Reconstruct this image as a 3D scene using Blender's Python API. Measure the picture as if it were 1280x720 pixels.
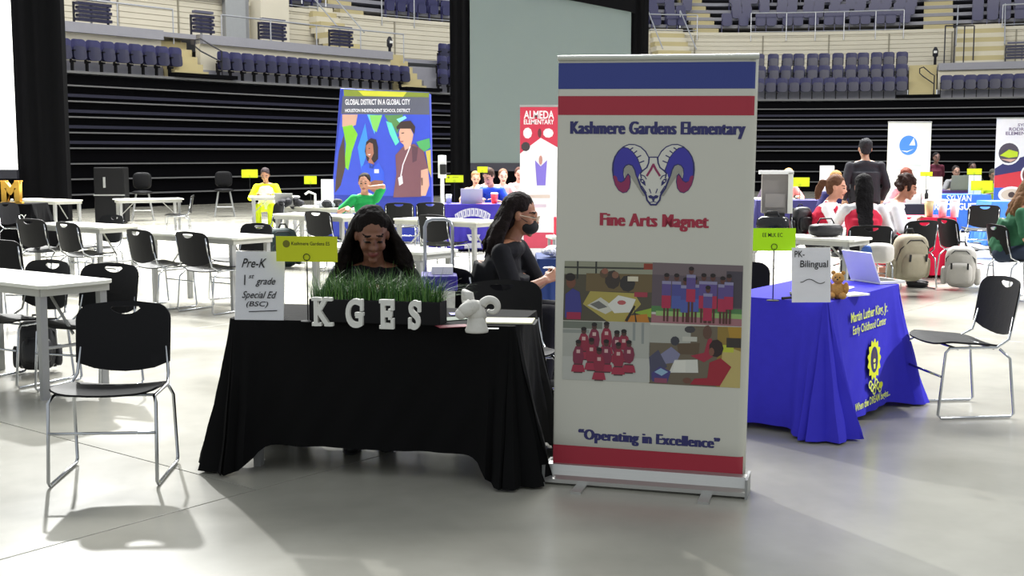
import bpy, bmesh, math, random
from mathutils import Vector, Matrix, Euler, noise
random.seed(7)
for o in list(bpy.data.objects): bpy.data.objects.remove(o)
SC = bpy.context.scene; COL = SC.collection
R = math.radians
# ------------------------------------------------------------------ camera
F = 1500.0; CH = 1.55; TH = math.atan((360-195)/F)
cd = bpy.data.cameras.new('camera'); cam = bpy.data.objects.new('camera', cd); COL.objects.link(cam)
cd.sensor_width = 36; cd.lens = 36*F/1280; cd.clip_end = 300
cam.location = (0, 0, CH); cam.rotation_euler = (R(90)-TH, 0, 0); SC.camera = cam
# ------------------------------------------------------------------ world, exposure, lamps of the arena roof
SC.view_settings.view_transform = 'Standard'; SC.view_settings.look = 'None'
SC.view_settings.gamma = 1; SC.view_settings.use_curve_mapping = False
SC.view_settings.exposure = 0.4
wd = bpy.data.worlds.new('world'); SC.world = wd; wd.use_nodes = True
wd.node_tree.nodes['Background'].inputs[0].default_value = (.92, .97, 1, 1)
wd.node_tree.nodes['Background'].inputs[1].default_value = 0.52
def lamp(name, kind, loc, target, power, size=1, size_y=None, spot=60, blend=.4, col=(1, 1, 1), spread=180):
    l = bpy.data.lights.new(name, kind); l.energy = power; l.color = col
    if kind == 'AREA':
        l.shape = 'RECTANGLE'; l.size = size; l.size_y = size_y or size; l.spread = R(spread)
    else: l.shadow_soft_size = size
    if kind == 'SPOT': l.spot_size = R(spot); l.spot_blend = blend
    o = bpy.data.objects.new(name, l); COL.objects.link(o); o.location = loc
    o.rotation_euler = (Vector(target)-Vector(loc)).to_track_quat('-Z', 'Y').to_euler()
lamp('key_spot', 'SPOT', (-8.6, 24.5, 11.5), (-4.2, 8.2, 0), 10500, .22, spot=56, blend=.5, col=(1, 1, .97))
lamp('side_spot', 'SPOT', (17, 7, 12), (6, 14, 0), 10500, .35, spot=57, blend=.35, col=(1, .98, 1))
lamp('centre_lights', 'AREA', (0, 26, 15), (0, 21, 0), 10000, 26, 10, col=(1, 1, .97), spread=84)
lamp('stand_lights', 'AREA', (0, 30, 16), (0, 52, 6), 4000, 40, 4, col=(1, .97, .9))

# ------------------------------------------------------------------ helpers
def lin(h):
    h = h.lstrip('#'); o = []
    for i in (0, 2, 4):
        v = int(h[i:i+2], 16)/255; o.append(v/12.92 if v <= .04045 else ((v+.055)/1.055)**2.4)
    return o
MATS = {}
def mat(name, col, rough=.6, metal=0, var=.06, scale=8, bump=0, spec=.5, emit=0, trans=0, alpha=1, coat=0):
    if name in MATS: return MATS[name]
    m = bpy.data.materials.new(name); m.use_nodes = True; nt = m.node_tree; b = nt.nodes['Principled BSDF']
    c = lin(col) if isinstance(col, str) else col
    tc = nt.nodes.new('ShaderNodeTexCoord'); nz = nt.nodes.new('ShaderNodeTexNoise')
    nz.inputs['Scale'].default_value = scale; nz.inputs['Detail'].default_value = 4
    nt.links.new(tc.outputs['Object'], nz.inputs['Vector'])
    mx = nt.nodes.new('ShaderNodeMix'); mx.data_type = 'RGBA'
    mx.inputs[6].default_value = [v*(1-var) for v in c]+[1]; mx.inputs[7].default_value = [min(1, v*(1+var)) for v in c]+[1]
    nt.links.new(nz.outputs['Fac'], mx.inputs[0]); nt.links.new(mx.outputs[2], b.inputs['Base Color'])
    b.inputs['Roughness'].default_value = rough; b.inputs['Metallic'].default_value = metal
    b.inputs['Specular IOR Level'].default_value = spec
    if coat: b.inputs['Coat Weight'].default_value = coat
    if trans: b.inputs['Transmission Weight'].default_value = trans
    if alpha < 1: b.inputs['Alpha'].default_value = alpha
    if emit: b.inputs['Emission Color'].default_value = c+[1]; b.inputs['Emission Strength'].default_value = emit
    if bump:
        bp = nt.nodes.new('ShaderNodeBump'); bp.inputs['Strength'].default_value = bump; bp.inputs['Distance'].default_value = .02
        nt.links.new(nz.outputs['Fac'], bp.inputs['Height']); nt.links.new(bp.outputs[0], b.inputs['Normal'])
    MATS[name] = m; return m
black_plastic = mat('black_plastic', '#101013', .58, scale=40, bump=.05, spec=.2)
chrome = mat('chrome', '#b9bcc0', .18, 1)
table_white = mat('table_laminate', '#d9d9cf', .35)
table_edge = mat('table_edge', '#a9a9a2', .5)
leg_grey = mat('leg_grey', '#9a9b9a', .45, .3)
black_cloth = mat('black_cloth', '#050506', .9, scale=20, bump=.1, spec=.2)
blue_cloth = mat('royal_blue_cloth', '#3a35c6', .8, scale=20, bump=.1, spec=.2)
red_cloth = mat('red_cloth', '#c0163a', .75, bump=.1, spec=.2)
paper = mat('paper', '#e9e9e6', .7, var=.02)
ink = mat('ink', '#141416', .8)
yellow_card = mat('yellow_card', '#c6d800', .7, var=.02)
green_card = mat('lime_card', '#b4f000', .7, var=.02)
navy_seat = mat('navy_seat_plastic', '#34345c', .3, scale=3)
navy_dark = mat('navy_seat_shell', '#23233f', .35)
beige_wall = mat('beige_wall', '#d0cab8', .8, scale=1.5)
beige_step = mat('yellowish_step', '#b9ad84', .8, scale=2)
grey_ledge = mat('grey_ledge', '#8f8f98', .7)
dark_void = mat('bleacher_dark', '#040407', .9, spec=.1)
tread_grey = mat('tread_grey', '#6c6c6e', .6)
rail_steel = mat('rail_steel', '#b8bac0', .35, .6)
rail_dark = mat('rail_dark', '#303038', .4, .4)
drape = mat('black_drape', '#070709', .95, scale=10, spec=.1)

def new(name, me, parent=None):
    o = bpy.data.objects.new(name, me); COL.objects.link(o)
    if parent: o.parent = parent
    return o
def tag(o, label=None, cat=None, group=None, kind=None):
    if label: o['label'] = label
    if cat: o['category'] = cat
    if group: o['group'] = group
    if kind: o['kind'] = kind
    return o
def empty(name, loc, rz=0, label=None, cat=None, group=None, kind=None):
    o = new(name, None); o.location = loc; o.rotation_euler = (0, 0, rz); o.empty_display_size = .1
    return tag(o, label, cat, group, kind)
def dup(root, loc=None, rz=None, label=None, group=None):
    c = root.copy(); COL.objects.link(c)
    if loc is not None: c.location = loc
    if rz is not None: c.rotation_euler = (0, 0, rz)
    if label: c['label'] = label
    if group: c['group'] = group
    for ch in root.children:
        k = ch.copy(); COL.objects.link(k); k.parent = c
        for g in ch.children:
            q = g.copy(); COL.objects.link(q); q.parent = k
    return c
class MB:
    def __init__(s): s.v = []; s.f = []; s.m = []; s.cur = 0
    def add(s, vs, fs, M=None):
        b = len(s.v)
        s.v += [tuple(M @ Vector(p)) if M else tuple(p) for p in vs]
        s.f += [tuple(i+b for i in f) for f in fs]; s.m += [s.cur]*len(fs); return s
    def box(s, c, d, rz=0, M=None, tx=1, ty=1):
        x, y, z = d[0]/2, d[1]/2, d[2]/2
        vs = [(-x, -y, -z), (x, -y, -z), (x, y, -z), (-x, y, -z), (-x*tx, -y*ty, z), (x*tx, -y*ty, z), (x*tx, y*ty, z), (-x*tx, y*ty, z)]
        T = Matrix.Translation(c) @ Matrix.Rotation(rz, 4, 'Z')
        if M: T = M @ T
        return s.add(vs, [(3, 2, 1, 0), (4, 5, 6, 7), (0, 1, 5, 4), (1, 2, 6, 5), (2, 3, 7, 6), (3, 0, 4, 7)], T)
    def tube(s, pts, r, n=8, closed=False, M=None, caps=True):
        pts = [Vector(p) for p in pts]; k = len(pts); rs = r if isinstance(r, (list, tuple)) else [r]*k
        rings = []; up = None
        for i, p in enumerate(pts):
            a = pts[i-1] if (i > 0 or closed) else p; b = pts[(i+1) % k] if (i < k-1 or closed) else p
            t = (b-a).normalized() if (b-a).length > 1e-9 else Vector((0, 0, 1))
            if up is None:
                up = t.orthogonal().normalized()
            up = (up - t*up.dot(t)); up = up.normalized() if up.length > 1e-6 else t.orthogonal().normalized()
            w = t.cross(up)
            rings.append([p+(up*math.cos(2*math.pi*j/n)+w*math.sin(2*math.pi*j/n))*rs[i] for j in range(n)])
        vs = [q for rg in rings for q in rg]; fs = []
        for i in range(k if closed else k-1):
            for j in range(n):
                a = i*n+j; b = i*n+(j+1) % n; c = ((i+1) % k)*n+(j+1) % n; d = ((i+1) % k)*n+j; fs.append((a, b, c, d))
        if caps and not closed: fs += [tuple(range(n-1, -1, -1)), tuple((k-1)*n+j for j in range(n))]
        return s.add(vs, fs, M)
    def ell(s, c, r, n=12, m=8, M=None):
        if not isinstance(r, (tuple, list)): r = (r, r, r)
        vs = [(c[0], c[1], c[2]-r[2])]
        for i in range(1, m):
            a = -math.pi/2+math.pi*i/m
            for j in range(n):
                b = 2*math.pi*j/n; vs.append((c[0]+r[0]*math.cos(a)*math.cos(b), c[1]+r[1]*math.cos(a)*math.sin(b), c[2]+r[2]*math.sin(a)))
        vs.append((c[0], c[1], c[2]+r[2])); fs = []
        for j in range(n): fs.append((0, 1+(j+1) % n, 1+j))
        for i in range(m-2):
            for j in range(n): fs.append((1+i*n+j, 1+i*n+(j+1) % n, 1+(i+1)*n+(j+1) % n, 1+(i+1)*n+j))
        L = len(vs)-1
        for j in range(n): fs.append((L, 1+(m-2)*n+j, 1+(m-2)*n+(j+1) % n))
        return s.add(vs, fs, M)
    def lathe(s, prof, n=16, c=(0, 0, 0), M=None):
        vs = []; fs = []
        for r, z in prof:
            for j in range(n): vs.append((c[0]+r*math.cos(2*math.pi*j/n), c[1]+r*math.sin(2*math.pi*j/n), c[2]+z))
        for i in range(len(prof)-1):
            for j in range(n): fs.append((i*n+j, i*n+(j+1) % n, (i+1)*n+(j+1) % n, (i+1)*n+j))
        fs += [tuple(range(n-1, -1, -1)), tuple((len(prof)-1)*n+j for j in range(n))]
        return s.add(vs, fs, M)
    def prism(s, pts, y0, y1, M=None):      # outline in XZ, extruded along Y
        n = len(pts); vs = [(x, y0, z) for x, z in pts]+[(x, y1, z) for x, z in pts]
        fs = [tuple(range(n)), tuple(range(2*n-1, n-1, -1))]+[(i, i+n, (i+1) % n+n, (i+1) % n) for i in range(n)]
        return s.add(vs, fs, M)
    def build(s, name, m=None, parent=None, smooth=False, bevel=0):
        me = bpy.data.meshes.new(name); me.from_pydata(s.v, [], s.f)
        if m: 
            for x in (m if isinstance(m, (list, tuple)) else [m]): me.materials.append(x)
        for p, i in zip(me.polygons, s.m): p.material_index = i; p.use_smooth = smooth
        bm = bmesh.new(); bm.from_mesh(me); bmesh.ops.recalc_face_normals(bm, faces=bm.faces)
        if bevel: bmesh.ops.bevel(bm, geom=bm.edges[:], offset=bevel, segments=2, affect='EDGES', profile=.5)
        bm.to_mesh(me); bm.free(); me.update()
        return new(name, me, parent)
def arc(c, r, a0, a1, n, f=lambda x, z: (x, z)):
    return [f(c[0]+r*math.cos(R(a0+(a1-a0)*i/n)), c[1]+r*math.sin(R(a0+(a1-a0)*i/n))) for i in range(n+1)]
def rrect(w, h, r, n=5, cx=0, cy=0):
    x, y = w/2-r, h/2-r
    return arc((cx+x, cy+y), r, 0, 90, n)+arc((cx-x, cy+y), r, 90, 180, n)+arc((cx-x, cy-y), r, 180, 270, n)+arc((cx+x, cy-y), r, 270, 360, n)
def sheet(name, outline, hole, cutx, cuty, fn, thick, m, parent):
    bm = bmesh.new(); es = []
    for lp in [outline]+([hole] if hole else []):
        vs = [bm.verts.new((x, y, 0)) for x, y in lp]
        es += [bm.edges.new((vs[i], vs[(i+1) % len(vs)])) for i in range(len(vs))]
    bmesh.ops.triangle_fill(bm, edges=es, use_beauty=True)
    for x in cutx: bmesh.ops.bisect_plane(bm, geom=bm.verts[:]+bm.edges[:]+bm.faces[:], plane_co=(x, 0, 0), plane_no=(1, 0, 0))
    for y in cuty: bmesh.ops.bisect_plane(bm, geom=bm.verts[:]+bm.edges[:]+bm.faces[:], plane_co=(0, y, 0), plane_no=(0, 1, 0))
    for v in bm.verts: v.co = Vector(fn(v.co.x, v.co.y))
    bmesh.ops.recalc_face_normals(bm, faces=bm.faces)
    bmesh.ops.solidify(bm, geom=bm.faces[:], thickness=thick)
    for f in bm.faces: f.smooth = True
    me = bpy.data.meshes.new(name); bm.to_mesh(me); bm.free(); me.materials.append(m)
    o = new(name, me, parent); 
    md = o.modifiers.new('edge', 'EDGE_SPLIT'); md.split_angle = R(50)
    return o
def ray(px, py):
    u = (px-640)/F; v = (360-py)/F
    return Vector((u, math.cos(TH)+v*math.sin(TH), -math.sin(TH)+v*math.cos(TH)))
def at(px, py, h=0):
    d = ray(px, py); t = (h-CH)/d.z; return Vector((d.x*t, d.y*t, h))
def atY(px, py, Y):
    d = ray(px, py); return Vector((d.x*Y/d.y, Y, CH+d.z*Y/d.y))
def ev_mesh(o):
    dg = bpy.context.evaluated_depsgraph_get(); me = bpy.data.meshes.new_from_object(o.evaluated_get(dg)); return me
def text(name, body, w, h, m, parent, M, shear=0, bold=.0, depth=.0, space=1, fat=0):
    """lettering centred on M's origin in M's XY plane, fitted into w x h"""
    cu = bpy.data.curves.new(name, 'FONT'); cu.body = body; cu.offset = bold; cu.shear = shear; cu.extrude = depth; cu.resolution_u = 3
    cu.space_character = space
    t = new(name, cu); me = ev_mesh(t); bpy.data.objects.remove(t); bpy.data.curves.remove(cu)
    xs = [v.co.x for v in me.vertices]; ys = [v.co.y for v in me.vertices]
    cx, cy = (min(xs)+max(xs))/2, (min(ys)+max(ys))/2; sx = w/(max(xs)-min(xs)); sy = h/(max(ys)-min(ys))
    me.transform(Matrix.Diagonal((sx, sy, 1, 1)) @ Matrix.Translation((-cx, -cy, 0)))
    if fat:
        bm = bmesh.new(); bm.from_mesh(me); g0 = bm.verts[:]+bm.edges[:]+bm.faces[:]
        for k, dx in enumerate((-fat, -fat/2, fat/2, fat)):
            d = bmesh.ops.duplicate(bm, geom=g0)['geom']; bmesh.ops.translate(bm, verts=[v for v in d if isinstance(v, bmesh.types.BMVert)], vec=(dx, 0, .00004*(k+1)))
        bm.to_mesh(me); bm.free()
    me.transform(M)
    me.materials.clear(); me.materials.append(m); me.name = name
    return new(name, me, parent)
UPR = Matrix.Rotation(R(90), 4, 'X')      # text plane XY -> XZ facing -Y
def TM(x, y, z, rz=0, tilt=0): return Matrix.Translation((x, y, z)) @ Matrix.Rotation(rz, 4, 'Z') @ Matrix.Rotation(tilt, 4, 'X') @ UPR
class Plane:
    """a vertical board: origin (left bottom), yaw, optional lean; p(px,py) gives board coordinates of what is printed there"""
    def __init__(s, o, yaw, lean=0, roll=0):
        s.M = Matrix.Translation(o) @ Matrix.Rotation(yaw, 4, 'Z') @ Matrix.Rotation(lean, 4, 'X') @ Matrix.Rotation(roll, 4, 'Y'); s.I = s.M.inverted()
    def p(s, px, py):
        a = s.I @ Vector((0, 0, CH)); d = (s.I.to_3x3() @ ray(px, py)); t = -a.y/d.y; q = a+d*t; return (q.x, q.z)
def flat(name, polys, parent, y=-.002, tf=None, step=.0004, kind=None):
    """flat print: list of (material, [(x,z)..]); each laid a hair above the one before"""
    mb = MB(); ms = []; bm = bmesh.new()
    for i, (m, pts) in enumerate(polys):
        if m not in ms: ms.append(m)
        pts = [tf(*p) for p in pts] if tf else pts
        vs = [bm.verts.new((a, y-i*step, b)) for a, b in pts]
        es = [bm.edges.new((vs[k], vs[(k+1) % len(vs)])) for k in range(len(vs))]
        r = bmesh.ops.triangle_fill(bm, edges=es, use_beauty=True)
        for g in r['geom']:
            if isinstance(g, bmesh.types.BMFace):
                g.material_index = ms.index(m); g.normal_update()
                if g.normal.y > 0: g.normal_flip()
    me = bpy.data.meshes.new(name); bm.to_mesh(me); bm.free()
    for m in ms: me.materials.append(m)
    return new(name, me, parent)
def stroke(m, pts, w):
    out = []
    for a, b in zip(pts[:-1], pts[1:]):
        dx, dy = b[0]-a[0], b[1]-a[1]; l = math.hypot(dx, dy) or 1; nx, ny = -dy/l*w/2, dx/l*w/2; ex, ey = dx/l*w*.3, dy/l*w*.3
        out.append((m, [(a[0]+nx-ex, a[1]+ny-ey), (b[0]+nx+ex, b[1]+ny+ey), (b[0]-nx+ex, b[1]-ny+ey), (a[0]-nx-ex, a[1]-ny-ey)]))
    return out
def disc(m, cx, cy, rx, ry=None, n=14): 
    ry = ry or rx; return (m, [(cx+rx*math.cos(2*math.pi*i/n), cy+ry*math.sin(2*math.pi*i/n)) for i in range(n)])

# ------------------------------------------------------------------ floor: polished concrete slabs cut on a grid turned to the tables
def floor_material():
    m = bpy.data.materials.new('polished_concrete'); m.use_nodes = True; nt = m.node_tree; b = nt.nodes['Principled BSDF']; N = nt.nodes.new; L = nt.links.new
    g = N('ShaderNodeNewGeometry'); n1 = N('ShaderNodeTexNoise'); n1.inputs['Scale'].default_value = .9; n1.inputs['Detail'].default_value = 6; n1.inputs['Distortion'].default_value = .6
    n2 = N('ShaderNodeTexNoise'); n2.inputs['Scale'].default_value = 6; n2.inputs['Detail'].default_value = 8
    L(g.outputs['Position'], n1.inputs['Vector']); L(g.outputs['Position'], n2.inputs['Vector'])
    r = N('ShaderNodeValToRGB'); r.color_ramp.elements[0].position = .3; r.color_ramp.elements[1].position = .72
    r.color_ramp.elements[0].color = lin('#96948a')+[1]; r.color_ramp.elements[1].color = lin('#a9a79c')+[1]
    L(n1.outputs['Fac'], r.inputs[0])
    mx = N('ShaderNodeMix'); mx.data_type = 'RGBA'; mx.blend_type = 'MULTIPLY'; mx.inputs[0].default_value = .2
    r2 = N('ShaderNodeValToRGB'); r2.color_ramp.elements[0].position = .35; r2.color_ramp.elements[1].position = .6
    r2.color_ramp.elements[0].color = (.75, .75, .75, 1)
    L(n2.outputs['Fac'], r2.inputs[0]); L(r.outputs[0], mx.inputs[6]); L(r2.outputs[0], mx.inputs[7]); L(mx.outputs[2], b.inputs['Base Color'])
    rr = N('ShaderNodeMapRange'); rr.inputs[3].default_value = .14; rr.inputs[4].default_value = .32; L(n1.outputs['Fac'], rr.inputs[0]); L(rr.outputs[0], b.inputs['Roughness'])
    b.inputs['Specular IOR Level'].default_value = .6
    return m
concrete = floor_material()
fl = MB().box((0, 28, -.11), (90, 80, .2)).build('floor', mat('joint_fill', '#4a4a46', .8)); tag(fl, kind='structure')
J = at(320, 612); ax = (at(120, 559)-J).normalized(); ay = Vector((-ax.y, ax.x, 0)); 
if ay.y < 0: ay = -ay
ST = 4.6
mb = MB(); me_slab = None
me_long = None
for i in range(-12, 12):
    for j in range(-4, 13):
        if i < 0:
            if j > 6: continue
            c = J+ax*(i+.5)*ST+ay*(j*2+.5)*ST
            if abs(c.x) > .55*c.y+9 or c.y < -6 or c.y > 60: continue
            if me_long is None: o = MB().box((0, 0, -.008), (ST-.007, 2*ST-.007, .016)).build('slab', concrete, fl, bevel=.0015); me_long = o.data
            else: o = new('slab', me_long, fl)
            o.location = c; o.rotation_euler = (0, 0, math.atan2(ay.y, ay.x)-math.pi/2); continue
        c = J+ax*(i+.5)*ST+ay*(j+.5)*ST
        if abs(c.x) > .55*c.y+6 or c.y < -3 or c.y > 56: continue
        if me_slab is None:
            o = MB().box((0, 0, -.008), (ST-.007, ST-.007, .016)).build('slab', concrete, fl, bevel=.0015); me_slab = o.data
        else: o = new('slab', me_slab, fl)
        o.location = c; o.rotation_euler = (0, 0, math.atan2(ax.y, ax.x))

# ------------------------------------------------------------------ the seating bowl
CP = [(-26, 18), (-21, 24.6), (-17, 29.8), (-12.9, 34.8), (-8.6, 40.3), (-2.8, 47), (3, 51), (11.3, 52.8), (21.3, 50), (29, 45), (36, 38)]
PTS = []
for i in range(1, len(CP)-2):
    for k in range(12):
        t = k/12; p0, p1, p2, p3 = [Vector(CP[i+q]).to_3d() for q in (-1, 0, 1, 2)]
        PTS.append(.5*((2*p1)+(-p0+p2)*t+(2*p0-5*p1+4*p2-p3)*t*t+(-p0+3*p1-3*p2+p3)*t**3))
SL = [0]
for a, b in zip(PTS[:-1], PTS[1:]): SL.append(SL[-1]+(b-a).length)
def S(s, off=0, h=0):
    s = max(0, min(s, SL[-1]-1e-3)); i = 0
    while SL[i+1] < s: i += 1
    t = (s-SL[i])/(SL[i+1]-SL[i]); p = PTS[i].lerp(PTS[i+1], t)
    a = PTS[max(0, i-1)]; b = PTS[min(len(PTS)-1, i+2)]; d = (b-a).normalized()
    return p+Vector((-d.y, d.x, 0))*off+Vector((0, 0, h)), math.atan2(d.y, d.x)
def sp(px, off=0):
    best = None
    for k in range(int(SL[-1]*10)):
        p, _ = S(k/10, off); q = 640+F*p.x/p.y
        if best is None or abs(q-px) < best[0]: best = (abs(q-px), k/10)
    return best[1]
def sweep(name, prof, s0, s1, m, parent=None, step=1.2, kind=None):
    n = max(2, int((s1-s0)/step)+1); mb = MB(); k = len(prof); vs = []; fs = []
    for i in range(n+1):
        s = s0+(s1-s0)*i/n
        vs += [tuple(S(s, o, h)[0]) for o, h in prof]
    for i in range(n):
        for j in range(k): fs.append((i*k+j, i*k+(j+1) % k, (i+1)*k+(j+1) % k, (i+1)*k+j))
    fs += [tuple(range(k)), tuple(n*k+j for j in range(k))]
    mb.add(vs, fs); o = mb.build(name, m, parent)
    if kind: o['kind'] = kind
    return o
def rc(o0, o1, h0, h1): return [(o0, h0), (o1, h0), (o1, h1), (o0, h1)]
SA, SB = .5, SL[-1]-.5
bw = sweep('wall_back', rc(.12, .6, 0, 3.9), SA, SB, dark_void, kind='structure')
for k in range(8):
    sweep('bench_edge', rc(-.05, .14, .405+.45*k, .445+.45*k), SA, SB, tread_grey, bw)
    if k < 7 and k > 2: sweep('folded_bench', rc(.03, .12, .55+.45*k, .64+.45*k), SA, SB, mat('navy_bench', '#15152e', .6), bw)
sweep('deck_lip', rc(-.05, 1.0, 3.93, 4.0), SA, SB, tread_grey, bw)
s_in = {px: sp(px) for px in (82, 233, 276, 280, 513, 545, 948, 1130, 1135, 1165, 1167)}
# platform sections (single row below a ledge) and climbing sections (three rows)
PLAT = [(SA, s_in[233]), (s_in[280], s_in[513]), (s_in[1167], SB)]
CLIMB = [(s_in[545]+.3, s_in[1130])]
AISLE = [(s_in[233], s_in[276]), (s_in[513], s_in[545]), (s_in[1130], s_in[1165])]
n = 0
for a, b in PLAT:
    n += 1
    w = sweep('wall_concourse', rc(1.0, 1.25, 4.0, 5.5), a, b, beige_wall, kind='structure')
    sweep('riser_panel', rc(.93, 1.0, 4.0, 4.36), a, b, grey_ledge, w)
    sweep('ledge', rc(.85, 1.5, 5.2, 5.5), a, b, grey_ledge, w)
for a, b, o0 in ((SA, s_in[513], 1.2), (s_in[513], s_in[1167], 3.0), (s_in[1167], SB, 1.2)): sweep('trim_concourse', rc(o0, 5.2, 5.35, 5.5), a, b, grey_ledge, kind='structure')
for a, b in CLIMB:
    w = sweep('trim_stand_rows', rc(1.0, 3.0, 3.95, 4.5), a, b, grey_ledge, kind='structure')
    sweep('row_step', rc(1.9, 3.0, 4.5, 5.1), a, b, grey_ledge, w)
for a, b in AISLE:
    w = sweep('trim_aisle_steps', rc(.3, .6, 3.95, 4.1), a, b, beige_step, kind='structure')
    for k in range(6): sweep('step', rc(.4+.28*k, 2.4, 4.0+.25*k, 4.25+.25*k), a+.05, b-.05, beige_step, w)
for a, b in ((sp(222), sp(300)), (sp(508), sp(552)), (sp(1115), sp(1168))):
    t = sweep('aisle_cover', rc(-.14, .28, 4.02, 4.14), a, b, dark_void); tag(t, 'black cover over the bottom of the stand aisle at the '+('left', 'middle', 'right')[n % 3], 'cover', 'black covers at the foot of the stand aisles'); n += 1
# corrugated upper wall with joints
up = sweep('wall_upper', rc(5.0, 5.3, 5.4, 7.35), SA, SB, beige_wall, kind='structure')
rib = MB()
for k in range(9): sweep('cladding_board', rc(4.955, 5.0, 5.52+.2*k, 5.70+.2*k), SA, SB, beige_wall, up)
s = SA+1
while s < SB:
    p, a = S(s, 4.94, 6.4); MB().box((0, 0, 0), (.06, .04, 1.9)).build('joint_post', mat('joint_grey', '#8d8878', .8), up).matrix_local = Matrix.Translation(p) @ Matrix.Rotation(a, 4, 'Z'); s += 2.4
for k in range(7):
    sweep('trim_upper_row', rc(5.0+.85*k if k else 4.9, 12.5, 7.3+.45*k-.1, 7.35+.45*k), SA, SB, beige_wall if k == 0 else grey_ledge, kind='structure')
sweep('wall_upper_rear', rc(12.5, 12.8, 5, 16), SA, SB, mat('dim_wall', '#6f6c68', .8), kind='structure')
# concourse room walls at the left: a pillar and a grey doorway
def onstand(name, px, off, h, size, m, parent=None, dz=0):
    p, a = S(sp(px, off), off, h+size[2]/2)
    o = MB().box((0, 0, 0), size).build(name, m, parent); o.location = p; o.rotation_euler = (0, 0, a); return o
o = onstand('wall_pillar', 343, 4.6, 5.5, (1.35, .7, 4.2), beige_wall); o['kind'] = 'structure'
o = onstand('wall_pillar', 160, 4.9, 7.3, (8.6, .5, 3.2), beige_wall); o['kind'] = 'structure'
o = onstand('door_concourse', 302, 4.75, 5.5, (1.0, .3, 2.0), mat('grey_door', '#85878a', .6)); o['kind'] = 'structure'
f = onstand('door_leaf', 302, 4.5, 5.5, (.9, .05, 1.9), mat('grey_glass', '#9a9d9f', .4), None); f['kind'] = 'structure'
# seats
def seat_mesh(parts):
    root = empty('stadium_seat', (0, 0, 0)) if parts else None
    outl = arc((.13, .20), .11, 0, 90, 4)+arc((-.13, .20), .11, 90, 180, 4)+[(-.235, -.22), (-.16, -.3), (.16, -.3), (.235, -.22)]
    if parts:
        sheet('backrest', outl, None, [-.1, 0, .1], [], lambda x, z: (x, .06-x*x*1.2, .66+z), .03, navy_seat, root)
        sheet('seat', rrect(.42, .40, .1, 3), None, [-.1, 0, .1], [], lambda x, z: (x, -.06-x*x*.5+z*.1, .56+z), .05, navy_dark, root)
        MB().box((-.235, 0, .17), (.04, .12, .34)).box((-.235, -.06, .3), (.05, .22, .05)).box((-.235, .06, .42), (.03, .1, .3)).build('seat_stand', black_plastic, root)
        MB().box((-.235, -.06, .62), (.05, .24, .04)).build('armrest', black_plastic, root)
        return root
    mb = MB()
    pts = [(x, z+.66) for x, z in outl]; mb.prism(pts, .03, .07); mb.prism([(x, z+.56) for x, z in rrect(.42, .40, .1, 3)], -.06, .0)
    mb.box((-.235, 0, .2), (.04, .12, .4)); o = mb.build('stadium_seat', navy_seat); return o
s1 = seat_mesh(True); s2 = seat_mesh(False); used = {0: False, 1: False}
ORD = ['leftmost', 'second', 'third', 'fourth', 'fifth', 'sixth', 'seventh', 'eighth', 'ninth', 'tenth', 'eleventh', 'twelfth', 'thirteenth', 'fourteenth', 'fifteenth', 'sixteenth', 'seventeenth', 'eighteenth', 'nineteenth', 'twentieth', 'twenty-first', 'twenty-second', 'twenty-third', 'twenty-fourth']
def put_seat(src, s, off, h, label, group):
    p, a = S(s, off, h); k = 0 if src is s1 else 1
    if not used[k]: used[k] = True; src.location = p; src.rotation_euler = (0, 0, a); tag(src, label, 'seat', group)
    else: dup(src, p, a, label, group)
def row(px0, px1, off, h, src, label, group, pitch=.5):
    a, b = sp(px0, off), sp(px1, off); k = max(1, round((b-a)/pitch)); 
    for i in range(k):
        put_seat(src, a+(i+.5)*(b-a)/k, off, h, label.replace('seat', 'seat, %s from left,' % ORD[i], 1), group)
row(78, 232, .5, 4.0, s1, 'navy stadium seat in the row left of the left aisle steps', 'navy seats left of the left aisle steps')
row(279, 513, .5, 4.0, s1, 'navy stadium seat in the row right of the left aisle steps', 'navy seats between the aisle steps')
for r in range(3):
    nm = ('front', 'middle', 'top')[r]
    row(549, 585, .5+.9*r, 4.0+.6*r-.02, s1, 'navy stadium seat in the %s row beside the black screen drape' % nm, 'navy seats beside the screen drape')
    row(938, 1128, .5+.9*r, 4.0+.6*r-.02, s1, 'navy stadium seat in the %s row above the banner\'s right side' % nm, 'navy seats in three rows right of the banner')
row(1168, 1290, .5, 4.0, s1, 'navy stadium seat in the row right of the right aisle steps', 'navy seats right of the right aisle steps')
RN = ['lowest', 'second', 'third', 'fourth', 'fifth', 'sixth']
for r in range(6):
    off = 5.45+.85*r; h = 7.35+.45*r
    for a, b, w in ((368, 408, 'above the left stairs'), (484, 566, 'left of screen'), (806, 862, 'beside the screen'), (897+r*3, 1128+r*7, 'at right'), (1205, 1290, 'at the far right')):
        if w.startswith('above') and r > 2: continue
        row(a, b, off, h, s2, 'navy seat in the %s upper tier row %s' % (RN[r], w), 'upper tier seats '+w)
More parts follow.
